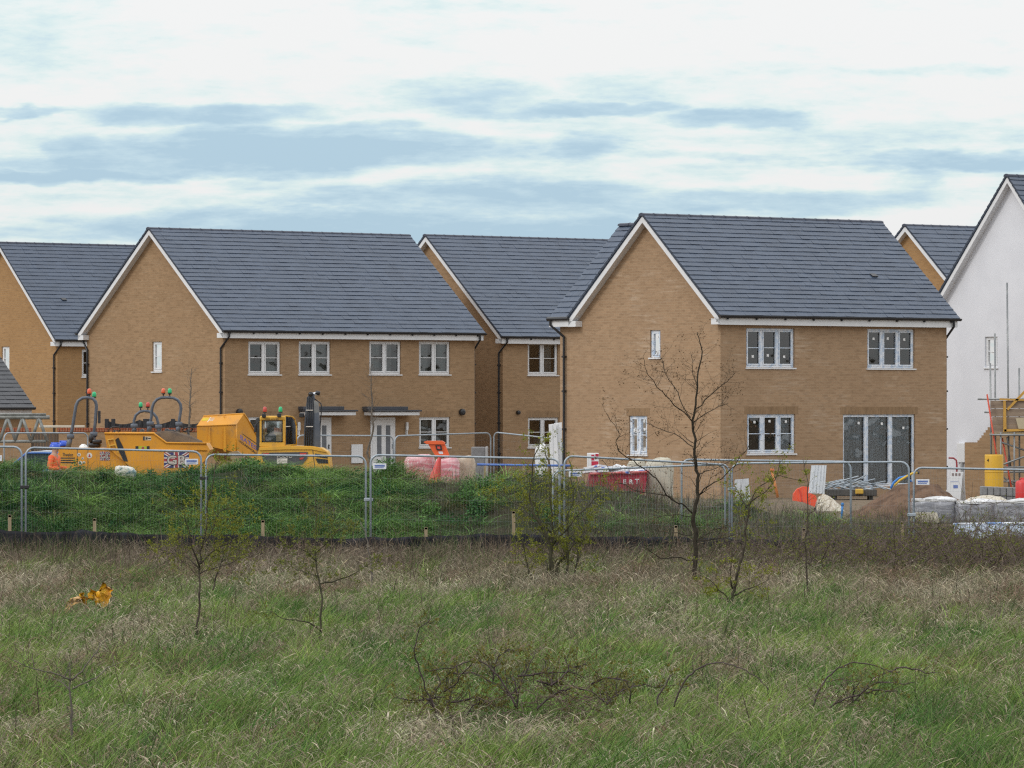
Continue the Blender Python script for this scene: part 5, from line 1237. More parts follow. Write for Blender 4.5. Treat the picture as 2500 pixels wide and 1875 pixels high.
# unfinished stepped brick wall
Y=136.; t=thing('unfinished_wall','unfinished brick wall with stepped end in front of the white house','wall',(P(2357,1200,Y).x,Y,0)); L=t.location
st=[(2357,1200),(2357,1080),(2388,1080),(2388,1075),(2393,1075),(2393,1069),(2398,1069),(2398,1063),(2403,1063),(2403,1056),(2408,1056),(2408,1050),(2413,1050),(2413,1043),(2420,1043),(2420,1036),(2428,1036),(2428,1029),(2440,1029),(2440,1018),(2560,1018),(2560,1200)]
mb=MB(); pol=[(P(x,y,Y).x-L.x,P(x,y,Y).z if y<1190 else 0) for x,y in st]; mb.prism(pol[::-1],0,.22,'y'); mb.build('brickwork',m_brick,t)
# concrete blocks pile
Y=123.; x0=P(2393,1200,Y).x; 
for r_ in range(2):
    pass
k=0
for i in range(6):
    for j in range(1):
        px=2396+i*15.5; p=P(px,1204,Y); zb=P(px,1209+i*.6,Y).z
        t=thing('concrete_block',['grey concrete block at the left end of the stacked row before the scaffold','second grey concrete block from the left in the row before the scaffold','third grey concrete block from the left in the row before the scaffold','third grey concrete block from the right in the row before the scaffold','second grey concrete block from the right in the row before the scaffold','grey concrete block at the right end of the stacked row before the scaffold'][i],'block',(p.x,Y,0),R(4*math.sin(i*3)),'grey concrete blocks by the scaffold')
        mb=MB(); mb.bbox(0,.145,0,.44,zb,zb+.215,.012); mb.bbox(0,.145,.02,.44,0,zb-.004,.012); mb.build('block',mat('grey_block',(.24,.25,.26),(.18,.185,.19),.9,scale=20) if i==0 else bpy.data.materials['grey_block'],t)
# yellow rubble chute section (tall yellow drum)
Y=129.; a=P(2406,1110,Y);b=P(2452,1110,Y); rr=(b.x-a.x)/2; t=thing('yellow_drum','tall yellow plastic tube standing in front of the unfinished brick wall','drum',((a.x+b.x)/2,Y+rr,0)); h_=a.z
mb=MB(); mb.lathe([(rr*.97,0),(rr,.05),(rr,h_-.03),(rr*.96,h_),(rr*.9,h_),(rr*.9,.1)],28); mb.build('tube',mat('yellow_plastic',(.62,.36,.02),(.55,.31,.02),.4,scale=2),t,True)
mb=MB(); text_mb('4',.12,frame((-rr*.72,-rr*.74,h_-.15),R(-44),R(90)),.004,mb); mb.build('number',m_black,t)
for z in (h_*.34,h_*.67): mb=MB(); mb.lathe([(rr+.002,z-.015),(rr+.012,z),(rr+.002,z+.015)],28,cap=False); mb.build('band',bpy.data.materials['yellow_plastic'],t,True)
# red tank
Y=122.; p=P(2492,1200,Y); t=thing('red_tank','red plastic drum at the right edge beneath the scaffold','drum',(p.x+.06,Y,0)); zt_=P(2490,1172,Y).z; mb=MB(); mb.lathe([(.16,.0),(.19,.04),(.19,zt_-.08),(.16,zt_-.02),(.06,zt_),(.05,zt_+.04),(.0,zt_+.04)],18); mb.build('body',mat('tank_red',(.60,.03,.03),(.52,.03,.03),.4),t,True); mb=MB(); mb.tube([(-.08,0,zt_-.01),(-.07,0,zt_+.05),(.07,0,zt_+.05),(.08,0,zt_-.01)],.014,6); mb.build('handle',m_red,t,True)
# scaffold
Y=131.; x0=P(2436,1200,Y).x; t=thing('scaffold','tube scaffold with timber boarded guard at the right edge, before the white house','scaffold',(x0,Y,0)); q=lambda px,py:(P(px,py,Y).x-x0,P(px,py,Y).z)
m_sc=mat('scaffold_tube',(.19,.20,.21),(.29,.30,.30),.45,.4,scale=4)
def pole(px0,py0,px1,py1,y=0.0,r=.024,m=None,name='pole',y2=None):
    a=q(px0,py0);b=q(px1,py1); mb=MB(); mb.tube([(a[0],y,a[1]),(b[0],y if y2 is None else y2,b[1])],r,8); mb.build(name,m or m_sc,t,True)
for (px,py,px2,y) in ((2423,886,2426,.6),(2437,813,2439,.9),(2467,688,2472,.9),(2491,898,2492,.3),(2530,700,2532,.9)): pole(px,py,px2,1300-95,y)
for (px,y) in ((2440,-.35),(2473,-.35),(2520,-.35)): pole(px,1055,px,1204,y)
for (xa,ya,xb,yb,y) in ((2389,974.5,2560,974,.25),(2404,1006.5,2440,1006,.1),(2412,1061,2560,1063,-.38),(2432,1141,2560,1139,-.38),(2436,1153,2560,1152,.2),(2433,1175,2560,1174,-.38)): pole(xa,ya,xb,yb,y,name='ledger')
for (xa,ya,xb,yb,y,y2) in ((2430,1139,2530,1102,-.42,-.42),(2440,1079,2560,1118,-.3,.5),(2440,1160,2500,1200,-.3,.2),(2457,1068,2470,1138,-.2,.3)): pole(xa,ya,xb,yb,y,name='brace',y2=y2)
m_lad=mat('red_ladder',(.52,.07,.03),(.45,.06,.03),.5)
for (xa,xb) in ((2409,2440),(2446,2464)): pole(xa,963 if xa==2409 else 1070,xb,1190,-.1,.022,m_lad,'ladder_stile',y2=-.55)
m_board=mat('weathered_board',(.29,.225,.17),(.20,.15,.115),.9,scale=3,stretch=(.5,3,3))
for k in range(4):
    ya=978+k*20; mb=MB(); a=q(2418+k*2.2,ya); b=q(2560,ya+19.0); mb.bbox(a[0],b[0],-.02-.004*(k%2),.02,b[1],a[1],.004); mb.build('guard_board',m_board,t)
mb=MB(); a=q(2424,1056);b=q(2560,1061); mb.box(a[0],b[0],-.3,.9,b[1],a[1]); mb.build('deck',m_timber,t)
m_ykey=mat('yellow_timber',(.52,.30,.06),(.45,.25,.05),.7)
for (pl,nm) in (([(2440,972),(2560,977),(2560,980),(2440,977)],'guard_rail'),([(2449,978),(2455,978),(2457,1055),(2449,1055)],'guard_post'),([(2451,1048),(2560,1045),(2560,1050),(2451,1054)],'toe_board'),([(2457,998),(2500,953),(2508,953),(2461,1002)],'guard_brace')):
    mb=MB(); mb.prism([q(x,y) for x,y in pl][::-1],-.07,-.03,'y'); mb.build(nm,m_ykey,t)
mb=MB(); mb.prism([q(2479,1021),q(2560,1016),q(2560,1047),q(2486,1047)][::-1],-.085,-.072,'y'); mb.build('plywood_sheet',mat('plywood',(.48,.42,.30),(.42,.36,.25),.8,scale=3),t)
# orange bag in the field, tussock of dead grass
Y=71.; pts=[]; p=P(215,1462,Y); t=thing('plastic_bag','torn yellow-orange plastic sheet caught on stalks in the field, left','plastic sheet',(p.x,Y,p.z))
m_yb=mat('amber_plastic',(.78,.44,.025),(.70,.30,.015),.35,scale=6,bmp=.6)
def crumple(mb,path,wd,seed):
    r_=random.Random(seed); vs=[];fs=[]; m_=5
    for i,(x,y,wf) in enumerate(path):
        c=P(x,y,Y)-t.location
        for j in range(m_): vs.append((c.x+r_.gauss(0,.03),r_.gauss(0,.06),c.z+(j/(m_-1)-.5)*wd*wf+r_.gauss(0,.018)))
    for i in range(len(path)-1):
        for j in range(m_-1): a=i*m_+j; fs.append((a,a+m_,a+m_+1,a+1))
    mb.add(vs,fs)
mb=MB(); crumple(mb,[(220,1450,.9),(226,1456,.7),(233,1460,.8),(240,1460,1),(247,1458,1.3),(254,1455,1.5),(262,1450,1.4),(268,1446,.9),(272,1447,.4)],.24,1); crumple(mb,[(198,1454,.5),(206,1456,.7),(213,1460,.6)],.16,2); mb.build('upper_fold',m_yb,t,True)
mb=MB(); crumple(mb,[(157,1487,.5),(164,1480,.8),(172,1474,.8),(180,1470,.7),(190,1466,.6),(203,1465,.5)],.17,3); mb.build('trailing_end',mat('pale_amber',(.60,.36,.13),(.5,.28,.08),.4,scale=8,bmp=.5),t,True)
p=P(1835,1850,43.2); t=thing('grass_tussock','pale bleached tussock of dead grass low in the foreground, right of centre','tussock',(p.x,43.2,float(gz(p.x,43.2))))
n=900; az=rg.uniform(0,6.28,n); rr=rg.uniform(0,.14,n); bs=np.stack([np.cos(az)*rr,np.sin(az)*rr,np.zeros(n)],-1)
o=ribbons('blades',bs,rg.uniform(.14,.26,n),rg.uniform(.006,.01,n),az,rg.uniform(.2,.6,n),rg.uniform(.3,1.,n),rg.uniform(.3,.75,n),jit(colmix((.20,.15,.09),(.42,.34,.23),rg.uniform(0,1,n)),.2),[0,.4,.75,1],[1,.9,.6,0]); o.parent=t; 
# ---------------------------------------------------------------- machines
def paint(name,a,b,rough=.42,dirt=(.20,.15,.10),amt=.55):
    m=bpy.data.materials.new(name); nt=nodes(m); ob=coord(nt)
    c=mixc(nt,rng(nt,noise(nt,ob,1.1,3),.35,.65),a,b); f=noise(nt,ob,2.6,6,.7); sp=nt.nodes.new('ShaderNodeSeparateXYZ'); nt.links.new(ob,sp.inputs[0])
    c=mixc(nt,mth(nt,'MULTIPLY',rng(nt,f,.48,.72),amt),c,dirt); r_=mth(nt,'ADD',mth(nt,'MULTIPLY',f,.4),rough-.15)
    principled(nt,c,r_,0,.45); return m
m_yel=paint('machine_orange',(.66,.30,.022),(.60,.26,.02)); m_yel2=paint('excavator_yellow',(.66,.37,.045),(.60,.33,.04))
m_rops=mat('rops_grey',(.075,.09,.118),(.11,.128,.158),.45,.2,scale=4); m_rub=mat('tyre_rubber',(.025,.024,.023),(.05,.045,.04),.9,scale=9)
m_soil=mat('load_soil',(.115,.075,.045),(.06,.04,.028),.95,scale=5,bmp=1.0)
def lens_mat(name,c):
    m=bpy.data.materials.new(name); nt=nodes(m); f=noise(nt,coord(nt),9,2); b=principled(nt,mixc(nt,f,c,tuple(x*.75 for x in c)),.25,0,.6); return m
m_amber=lens_mat('amber_lens',(.75,.12,.04)); m_green=lens_mat('green_lens',(.02,.50,.20)); m_redl=lens_mat('red_lens',(.55,.06,.04))
m_decalw=mat('decal_white',(.68,.65,.60),(.50,.47,.43),.6,scale=14); m_decalr=mat('decal_red',(.36,.045,.055),(.28,.04,.05),.6); m_decalb=mat('decal_navy',(.03,.035,.14),(.04,.045,.16),.5); m_grey_let=mat('decal_grey',(.50,.48,.44),(.40,.38,.35),.5)
def qq(Y,t):
    L=t.location
    def f(px,py,d=0.0):
        p=P(px,py,Y); return (p.x-L.x,p.z-L.z)
    return f
def beacon(t,x,z0,z1,y,m,w=.055):
    mb=MB(); mb.tube([(x,y,z0),(x,y,z1-.03)],.018,6); mb.lathe([(.035,-.03),(.05,-.02),(.05,0),(.03,0)],12,frame((x,y,z1))); b=mb.build('beacon',m_black,t,True)
    mb=MB(); mb.lathe([(w*.95,0),(w,.03),(w*.95,.085),(w*.7,.12),(.01,.13)],14,frame((x,y,z1))); mb.build('lens',m,b,True)
def wheel(t,x,y,r,wd):
    mb=MB(); mb.lathe([(r*.55,-wd/2),(r*.9,-wd/2),(r,-wd*.35),(r,wd*.35),(r*.9,wd/2),(r*.55,wd/2)],24,frame((x,y,r),0,R(90)))
    for k in range(18):
        a=2*math.pi*k/18; mb.box(-.03,.03,-wd*.42,wd*.42,-.02,.03,frame((x+math.sin(a)*r,y,r+math.cos(a)*r),0,0,a))
    w_=mb.build('wheel',m_rub,t); mb=MB(); mb.lathe([(.02,-wd*.3),(r*.3,-wd*.3),(r*.54,-wd*.42),(r*.54,wd*.42),(.02,wd*.3)],20,frame((x,y,r),0,R(90))); mb.build('rim',m_yel,w_)
def hoop(t,q,pts,y,d,r=.042):
    ps=[(q(*p)[0],y,q(*p)[1]) for p in pts]; mb=MB(); mb.tube(ps,r,10)
    for (i,j) in ((0,1),(-1,-2)):
        a=Vector(ps[i]);b=Vector(ps[j]); mb.tube([a-Vector((0,0,.02)),a.lerp(b,.55)],r*1.55,8); c=a.lerp(b,.6); mb.bbox(c.x-.09,c.x+.09,y-.07,y+.07,c.z-.07,c.z+.05,.015)
    return mb.build('roll_bar',m_rops,t,True)
def ring(t,x,y,z,r,tilt,m,name='steering_wheel'):
    mb=MB(); M_=frame((x,y,z),R(20),tilt); pts=[M_@Vector((r*math.cos(a),r*math.sin(a),0)) for a in [2*math.pi*k/18 for k in range(19)]]; mb.tube(pts,.014,6)
    for a in (0,2.1,4.2): mb.tube([M_@Vector((0,0,-.02)),M_@Vector((r*math.cos(a),r*math.sin(a),0))],.01,5)
    mb.tube([M_@Vector((0,0,0)),M_@Vector((0,0,-.35))],.025,6); return mb.build(name,m_black,t,True)
def text_on(t,txt,o,e1,h,m,name,n=None,depth=.003,bold=0,font_w=None,e2=None):
    """letters laid from point o along e1, height h"""
    mb=MB(); text_mb(txt,1.0,None,0.004,mb,'LEFT',bold=bold); xs=[v.x for v in mb.v]; zs=[v.y for v in mb.v]; x0,x1=min(xs),max(xs); y0,y1=min(zs),max(zs)
    e1=Vector(e1); u=Vector(e2).normalized() if e2 is not None else Vector((0,0,1)); nn=e1.normalized().cross(u); 
    out=MB(); out.add([Vector(o)+e1*((v.x-x0)/(x1-x0))+u*(h*(v.y-y0)/(y1-y0))+nn*(v.z*.5) for v in mb.v],mb.f); return out.build(name,m,t)
G_D='dumpers behind the grassy bank'
# --- dumper in front, loaded with soil
Y=124.; t=thing('dumper_truck','orange site dumper loaded with brown soil, flag panel on its skip, nearest to the bank',"dumper",(P(300,1200,Y).x,Y,0),0,G_D); q=qq(Y,t)
pz=lambda pts: [q(*p) for p in pts]
mb=MB(); mb.prism(pz([(142,1096),(146,1093.5),(208,1094),(256,1093),(300,1120),(318,1150),(318,1180),(150,1180),(143,1150)])[::-1],0,1.25,'y'); body=mb.build('body',m_yel,t)
mb=MB()
for yy in (1117,1122.5,1128): a=q(147,yy);b=q(183,yy+2.6); mb.box(a[0],b[0],-.004,.0,b[1],a[1])
mb.build('grille',m_black,body)
mb=MB(); a=q(188,1096);b=q(189.2,1150); mb.box(a[0],b[0],-.003,0,b[1],a[1]); a=q(214,1096);b=q(215.2,1150); mb.box(a[0],b[0],-.003,0,b[1],a[1]); mb.build('panel_gap',m_dark,body)
text_on(body,'Thwaites',(q(153,1114)[0],-.006,q(153,1114)[1]),(q(178,1114)[0]-q(153,1114)[0],0,0),.085,m_dark,'lettering')
for (px,py,r_) in ((193,1110,.045),(202,1119,.03),(196,1130,.05),(205,1129,.035)):
    x,z=q(px,py); mb=MB(); mb.lathe([(r_,0),(r_,.004),(.001,.005)],14,frame((x,-.001,z),0,R(90))); mb.build('round_decal',m_decalw,body)
    mb=MB(); mb.box(x-r_*.25,x+r_*.25,-.008,-.006,z-r_*.5,z+r_*.5); mb.build('decal_mark',m_dark,body)
x,z=q(218.5,1112); mb=MB(); mb.lathe([(.07,0),(.07,.004),(.001,.005)],18,frame((x,-.001,z),0,R(90))); mb.build('round_decal',m_decalw,body); mb=MB(); mb.prism([(x-.03,z-.04),(x+.03,z-.04),(x,z+.045)][::-1],-.009,-.0055,'y'); mb.build('decal_mark',m_decalr,body)
def flag(parent,x0,x1,z0,z1,y,letters=True,lh=.6):
    W=x1-x0;H=z1-z0; cx,cz=(x0+x1)/2,(z0+z1)/2
    mb=MB(); mb.box(x0,x1,y-.004,y,z0,z1); f=mb.build('flag_panel',m_decalb,parent)
    mb=MB(); dg=math.atan2(H,W)
    def clipbar(ang,wd,d):
        # bar across the panel through the centre, clipped to it
        bm=bmesh.new(); L=math.hypot(W,H); c,s=math.cos(ang),math.sin(ang)
        vs=[bm.verts.new((cx+u*c-v_*s,d,cz+u*s+v_*c)) for u,v_ in ((-L,-wd/2),(L,-wd/2),(L,wd/2),(-L,wd/2))]; bm.faces.new(vs)
        for (co,no) in (((x0,0,0),(-1,0,0)),((x1,0,0),(1,0,0)),((0,0,z0),(0,0,-1)),((0,0,z1),(0,0,1))):
            bmesh.ops.bisect_plane(bm,geom=bm.verts[:]+bm.edges[:]+bm.faces[:],plane_co=co,plane_no=no,clear_outer=True)
        bm.verts.index_update(); return [v.co.copy() for v in bm.verts],[[v.index for v in p.verts] for p in bm.faces]
    for a in (dg,-dg): mb.add(*clipbar(a,H*.2,y-.006))
    mb.add(*clipbar(0,H*.34,y-.008)); mb.add(*clipbar(R(90),H*.34,y-.0085)); mb.build('white_cross',m_decalw,f)
    mb=MB()
    for a in (dg,-dg): mb.add(*clipbar(a,H*.07,y-.007))
    mb.add(*clipbar(0,H*.19,y-.0095)); mb.add(*clipbar(R(90),H*.19,y-.01)); mb.build('red_cross',m_decalr,f)
    if letters:
        text_on(f,'GB',(x0+W*.12,y-.020,z0+H*.17),(W*.76,0,0),H*.66,m_black,'lettering',bold=.025); text_on(f,'GB',(x0+W*.14,y-.026,z0+H*.21),(W*.72,0,0),H*.58,m_grey_let,'lettering',bold=.012)
a=q(244,1124);b=q(268,1102.5); flag(body,a[0],b[0],a[1],b[1],-.002)
hoop(t,q,[(161,1094),(172,1046),(181,990),(186,979),(196,972),(210,970.5),(222,973),(229,981),(231,992),(227.5,1038),(220,1092)],.55,0)
for (px,py,m_) in ((213.5,961,m_amber),(223.8,969,m_green)): x,z=q(px,py); beacon(t,x,z-.09,z,.55 if m_ is m_amber else .75,m_)
mb=MB(); a=q(213,1093);b=q(241,1060); mb.bbox(a[0],b[0],.35,.85,a[1],a[1]+.12,.03); mb.bbox(a[0],a[0]+.12,.35,.85,a[1]+.12,b[1],.04); mb.bbox(a[0]+.1,b[0]+.05,.30,.36,a[1]+.1,a[1]+.2,.02); mb.build('seat',m_black,t,True)
mb=MB(); a=q(235,1034);b=q(241,1003); mb.bbox(a[0],b[0],.5,.6,a[1],b[1],.01); mb.build('work_light',m_black,t)
x,z=q(274,1051); ring(t,x,.6,z,.15,R(-38),m_black)
mb=MB(); a=q(262,1092);b=q(281,1070); mb.bbox(a[0],b[0],.35,.8,a[1]-.2,b[1],.02); mb.build('dashboard',m_black,t)
mb=MB(); x,z=q(297,1063); mb.lathe([(.05,0),(.05,.03),(.02,.06)],10,frame((x,-.05,z),0,R(90))); mb.tube([(x,0,z),(x-.06,.1,z-.1)],.012,5); mb.build('mirror',m_dark,t)
# skip
mb=MB(); sk=[(256,1058),(376,1058.5),(407,1081.5),(504,1083),(513,1098),(499,1126),(470,1152),(330,1152),(304,1126),(262,1092)]
mb.prism(pz(sk)[::-1],-.12,1.5,'y'); skip=mb.build('skip',m_yel,t)
mb=MB(); e=[(256,1057.5),(376,1058),(407,1081),(505,1082.5)]
mb.tube([(q(*p)[0],-.13,q(*p)[1]) for p in e],.028,6); mb.tube([(q(*p)[0],1.5,q(*p)[1]) for p in e],.028,6); mb.tube([(q(372,1097)[0],-.135,q(372,1097)[1]),(q(505,1099)[0],-.135,q(505,1099)[1])],.018,6); mb.build('skip_rim',m_yel,skip,True)
mb=MB(); a=pz([(283,1073),(290,1068),(301,1090),(313,1126),(303,1126),(290,1098)]); mb.prism(a[::-1],-.135,-.121,'y'); mb.build('step_opening',m_black,skip)
mb=MB(); 
for e in ([(264,1074),(272,1100)],[(279,1072),(290,1105)],[(264,1074),(279,1072)],[(268,1088),(284,1086)]): mb.tube([(q(*p)[0],-.15,q(*p)[1]) for p in e],.018,6)
mb.build('step_rail',m_yel2,t)
a=q(401,1142);b=q(462,1104); flag(skip,a[0],b[0],a[1],b[1],-.121)
mb=MB(); a=q(350,1075);b=q(370,1065.5); mb.box(a[0],b[0],-.124,-.1205,a[1],b[1]); s=mb.build('capacity_plate',mat('plate_cream',(.60,.50,.34),(.5,.42,.3)),skip)
mb=MB(); w_=(b[0]-a[0]); mb.box(a[0],a[0]+w_*.22,-.127,-.1245,a[1],b[1]); mb.box(a[0]+w_*.3,a[0]+w_*.55,-.127,-.1245,a[1]+.02,b[1]-.02); mb.box(a[0]+w_*.62,a[0]+w_*.95,-.127,-.1245,(a[1]+b[1])/2-.012,(a[1]+b[1])/2+.012); mb.build('plate_print',m_dark,s)
mb=MB(); a=q(332,1098.5);b=q(366,1089); mb.box(a[0],b[0],-.124,-.1205,a[1],b[1]); s=mb.build('warning_strip',mat('warning_lime',(.42,.45,.03),(.38,.4,.03)),skip); w_=b[0]-a[0]
mb=MB(); mb.box(a[0]-.002,a[0]+w_*.2,-.127,-.1245,a[1],b[1]); mb.box(b[0]-w_*.2,b[0],-.127,-.1245,a[1],b[1]); mb.build('black_squares',m_black,s); mb=MB(); mb.lathe([(.035,0),(.035,.004)],8,frame((a[0]+w_*.52,-.124,(a[1]+b[1])/2),0,R(90))); mb.build('stop_mark',m_decalr,s)
nx,ny=40,18; vs=[];fs=[]; x0=q(362,0)[0];x1=q(496,0)[0]
prof_s=[(362,1062),(378,1055),(398,1053),(420,1054),(440,1059),(455,1064),(470,1070),(485,1077),(496,1086)]
for i in range(nx):
    px=362+134*i/(nx-1); zz=q(px,float(np.interp(px,[p[0] for p in prof_s],[p[1] for p in prof_s])))[1]; zb=q(px,1086)[1]
    for j in range(ny):
        v_=j/(ny-1); dome=min(1,math.sin(math.pi*min(1,max(0,v_)))*1.6); vs.append((q(px,0)[0],-.06+1.5*v_,zb+(zz-zb)*dome+.05*(float(fbm(np.array([px*.35]),np.array([v_*9.]),5)[0])-.5)))
for i in range(nx-1):
    for j in range(ny-1): a=i*ny+j; fs.append((a,a+ny,a+ny+1,a+1))
mb=MB(); mb.add(vs,fs); mb.build('soil_load',m_soil,t,True)
for (px,y) in ((205,-.1),(205,1.35),(430,-.02),(430,1.45)): wheel(t,q(px,0)[0],y,.42,.36)
mb=MB(); mb.bbox(q(190,0)[0],q(440,0)[0],.4,.9,.35,.6,.03); mb.build('chassis',m_dark,t)
# --- dumper with lettered skip, behind
def small_dumper(label,Y,hp,beac,seat,wheelp,x_ref):
    t=thing('dumper_truck',label,'dumper',(P(x_ref,1200,Y).x,Y,0),0,G_D); q=qq(Y,t)
    hoop(t,q,hp,.5,0,.040)
    for (px,py,m_) in beac: x,z=q(px,py); beacon(t,x,z-.10,z,.5,m_)
    a=q(hp[0][0]-12,1062); b=q(hp[-1][0]+14,1150)
    mb=MB(); mb.bbox(a[0],b[0],.1,1.1,.4,a[1],.05); mb.build('body',m_yel,t)
    mb=MB(); x,z=q(*seat); mb.bbox(x-.12,x+.12,.3,.7,z-.1,z+.03,.03); mb.bbox(x-.14,x-.04,.3,.7,z-.1,z+.16 if wheelp is None else z+.06,.03); mb.build('seat',m_black,t,True)
    if wheelp: x,z=q(*wheelp); ring(t,x,.5,z,.14,R(-25),m_black)
    for (dx,y) in ((a[0]+.2,.0),(a[0]+.2,1.2),(b[0]+.75,0.),(b[0]+.75,1.2)): wheel(t,dx,y,.36,.28)
    mb=MB(); mb.bbox(a[0],b[0]+.8,.35,.85,.3,.5,.03); mb.build('chassis',m_dark,t)
    return t,q
t,q=small_dumper('orange dumper with tall ribbed skip lettered in blue, behind the soil-loaded dumper',129.,[(359.5,1056),(366,1019),(368,996),(372,984),(380,975),(390,971),(404,970.3),(420,971.5),(431,977),(437.5,987),(439,998),(435.5,1020),(430.5,1057)],((395.5,960,m_amber),(411.2,960,m_green)),(413,1052),(455,1049),420)
S=lambda cx,cy,y: Vector((q(300+cx/4.022,0)[0]*(1+y/129.)+(0),y,q(0,920+cy/4.022)[1]))
def S(cx,cy,y):
    p=P(300+cx/4.022,920+cy/4.022,129.+y); return p-t.location
F0,F1,F2,F3=S(725,482,0),S(1115,470,.12),S(1115,742,.12),S(730,655,0)
T0,T1=S(792,386,.4),S(1188,362,.52); K1=S(1226,420,.75); R0,R1=S(1318,585,1.3),S(1318,815,1.3); sh=F0-F1
K0,L0,L1=K1+sh,R0+sh,R1+sh
mb=MB(); mb.add([F0,F1,F2,F3,T0,T1,K1,R0,R1,K0,L0,L1],[(3,2,1,0),(0,1,5,4),(1,2,8,7,6,5),(0,4,9,10,11,3),(2,3,11,8),(7,8,11,10),(4,5,6,9),(6,7,10,9)]); skip=mb.build('skip',m_yel,t)
nf=(F1-F0).cross(F2-F1).normalized(); nf=nf if nf.y<0 else -nf
mb=MB()
for (ca,cb) in ((835,862),(985,1012)):
    a=S(ca+6,492,.03);b=S(cb-6,492,.03);c=S(cb,738,.06);d=S(ca,730,.06); o_=nf*.05
    mb.add([a,b,c,d,a+o_*.4,b+o_*.4,c+o_,d+o_],[(4,7,6,5),(0,4,5,1),(1,5,6,2),(3,2,6,7),(0,3,7,4)])
mb.build('rib',m_yel,skip)
mb=MB(); mb.tube([F0,F1],.02,6); mb.tube([T0,T1,K1,R0],.025,6); mb.tube([F1,F2],.02,6); mb.build('skip_rim',m_yel,skip,True)
nc=(F1-F0).cross(T1-F1).normalized(); nc=nc if nc.y<0 else -nc
def patch(pts,m,name):
    mb=MB(); mb.add([F0+(F1-F0)*u+(T0-F0)*v_+nc*.006 for u,v_ in pts],[(0,1,2,3)]); return mb.build(name,m,skip)
for (u0,u1) in ((.20,.38),(.70,.88)):
    s=patch([(u0,.35),(u1,.35),(u1,.85),(u0,.85)],m_decalw,'notice'); mb=MB()
    for v_ in (.45,.58,.71): mb.add([F0+(F1-F0)*uu+(T0-F0)*vv+nc*.009 for uu,vv in ((u0+.03,v_),(u1-.04,v_),(u1-.04,v_+.05),(u0+.03,v_+.05))],[(0,1,2,3)])
    mb.build('printed_lines',m_grey_let,s)
patch([(.03,.5),(.18,.5),(.18,.8),(.03,.8)],mat('decal_yellow',(.62,.45,.02),(.55,.4,.02)),'yellow_patch')
mb=MB(); p=F0+(F1-F0)*.56+(T0-F0)*.75; mb.tube([p,p+nc*.06+Vector((0,0,.03)),p+Vector((.05,0,.05))],.012,5); mb.build('lifting_eye',m_yel,skip)
ns=(F2-F1).cross(R1-F2).normalized(); ns=ns if ns.x>0 else -ns
on=lambda cx,cy: (lambda f: F1.lerp(R0,f)*0+Vector((F1.x+(R0.x-F1.x)*f,F1.y+(R0.y-F1.y)*f,S(cx,cy,0).z+0)))((cx-1115)/203)
def on(cx,cy):
    f=(cx-1115)/203.; y=.12+(1.3-.12)*f; return S(cx,cy,y)+ns*.004
a=on(1152,612);b=on(1312,722); text_on(skip,'BATES',a,b-a,.115,mat('decal_blue',(.09,.10,.42),(.12,.13,.46)),'lettering',bold=.0,e2=(0,0,1))
a=on(1136,618);b=on(1316,752); text_on(skip,'GROUNDWORKS',a-Vector((0,0,.045)),b-a,.062,m_dark,'lettering',bold=.0,e2=(0,0,1))
mb=MB(); mb.tube([on(1172,560),on(1318,660)],.008,4); mb.build('lettering_line',m_dark,skip)
# --- third dumper: only its roll bar shows
t3,q3=small_dumper('orange dumper whose small roll bar with green and red beacons shows above the loaded skip',133.,[(324.5,1056),(323.5,1028),(328,1014),(338,1005.5),(349,1003.5),(360,1004.5),(371,1009.5),(379,1019),(382.5,1032),(386,1056)],((340,993.5,m_green),(357.6,993.5,m_redl)),(352,1062),None,350)
a=q3(384,0)[0]; mb=MB(); mb.prism([(a+.1,.75),(a+1.3,.9),(a+1.2,1.42),(a+.0,1.5)][::-1],.0,1.2,'y'); mb.build('skip',m_yel,t3)
# --- excavator
m_cabglass=glass_mat('cab_glass',(.72,.86,.88)); [n for n in m_cabglass.node_tree.nodes if n.type=='FRESNEL'][0].inputs['IOR'].default_value=2.8
Y=122.; t=thing('excavator','yellow excavator seen from behind with dark raised arm and two beacons on its cab','excavator',(P(620,1200,Y).x,Y,0)); q=qq(Y,t)
def e3(cx,cy): return q(300+cx/4.022,920+cy/4.022)
pe=lambda pts:[e3(*p) for p in pts]
mb=MB(); mb.prism(pe([(1345,686),(1352,396),(1365,384),(1580,380),(1592,392),(1588,676)])[::-1],.05,1.35,'y'); 
# cab is a frame: four posts, roof, lower panel
mb=MB(); zt=e3(1400,384)[1]; zb=e3(1400,690)[1]; xl=e3(1342,0)[0]; xr=e3(1590,0)[0]
mb.bbox(xl,xr,.05,1.35,e3(0,432)[1],zt,.03); mb.bbox(xl-.005,xr,.05,1.35,zb,e3(0,638)[1],.02); 
for (xa,xb) in ((xl,e3(1368,0)[0]),(e3(1562,0)[0],xr)):
    for (ya,yb) in ((.05,.12),(1.28,1.35)): mb.bbox(xa,xb,ya,yb,e3(0,640)[1],e3(0,430)[1],.01)
cab=mb.build('cab',m_yel2,t)
mb=MB(); mb.add([(e3(1366,0)[0],.075,e3(0,638)[1]),(e3(1564,0)[0],.075,e3(0,638)[1]),(e3(1564,0)[0],.075,e3(0,430)[1]),(e3(1366,0)[0],.075,e3(0,430)[1])],[(0,1,2,3)]); mb.build('rear_window',m_cabglass,cab)
mb=MB(); 
for (xa,xb,za,zb2) in ((1362,1372,640,428),(1558,1568,640,428),(1362,1568,640,630),(1362,1568,438,428)): mb.box(e3(xa,0)[0],e3(xb,0)[0],.04,.052,min(e3(0,za)[1],e3(0,zb2)[1]),max(e3(0,za)[1],e3(0,zb2)[1]))
mb.build('window_seal',m_black,cab)
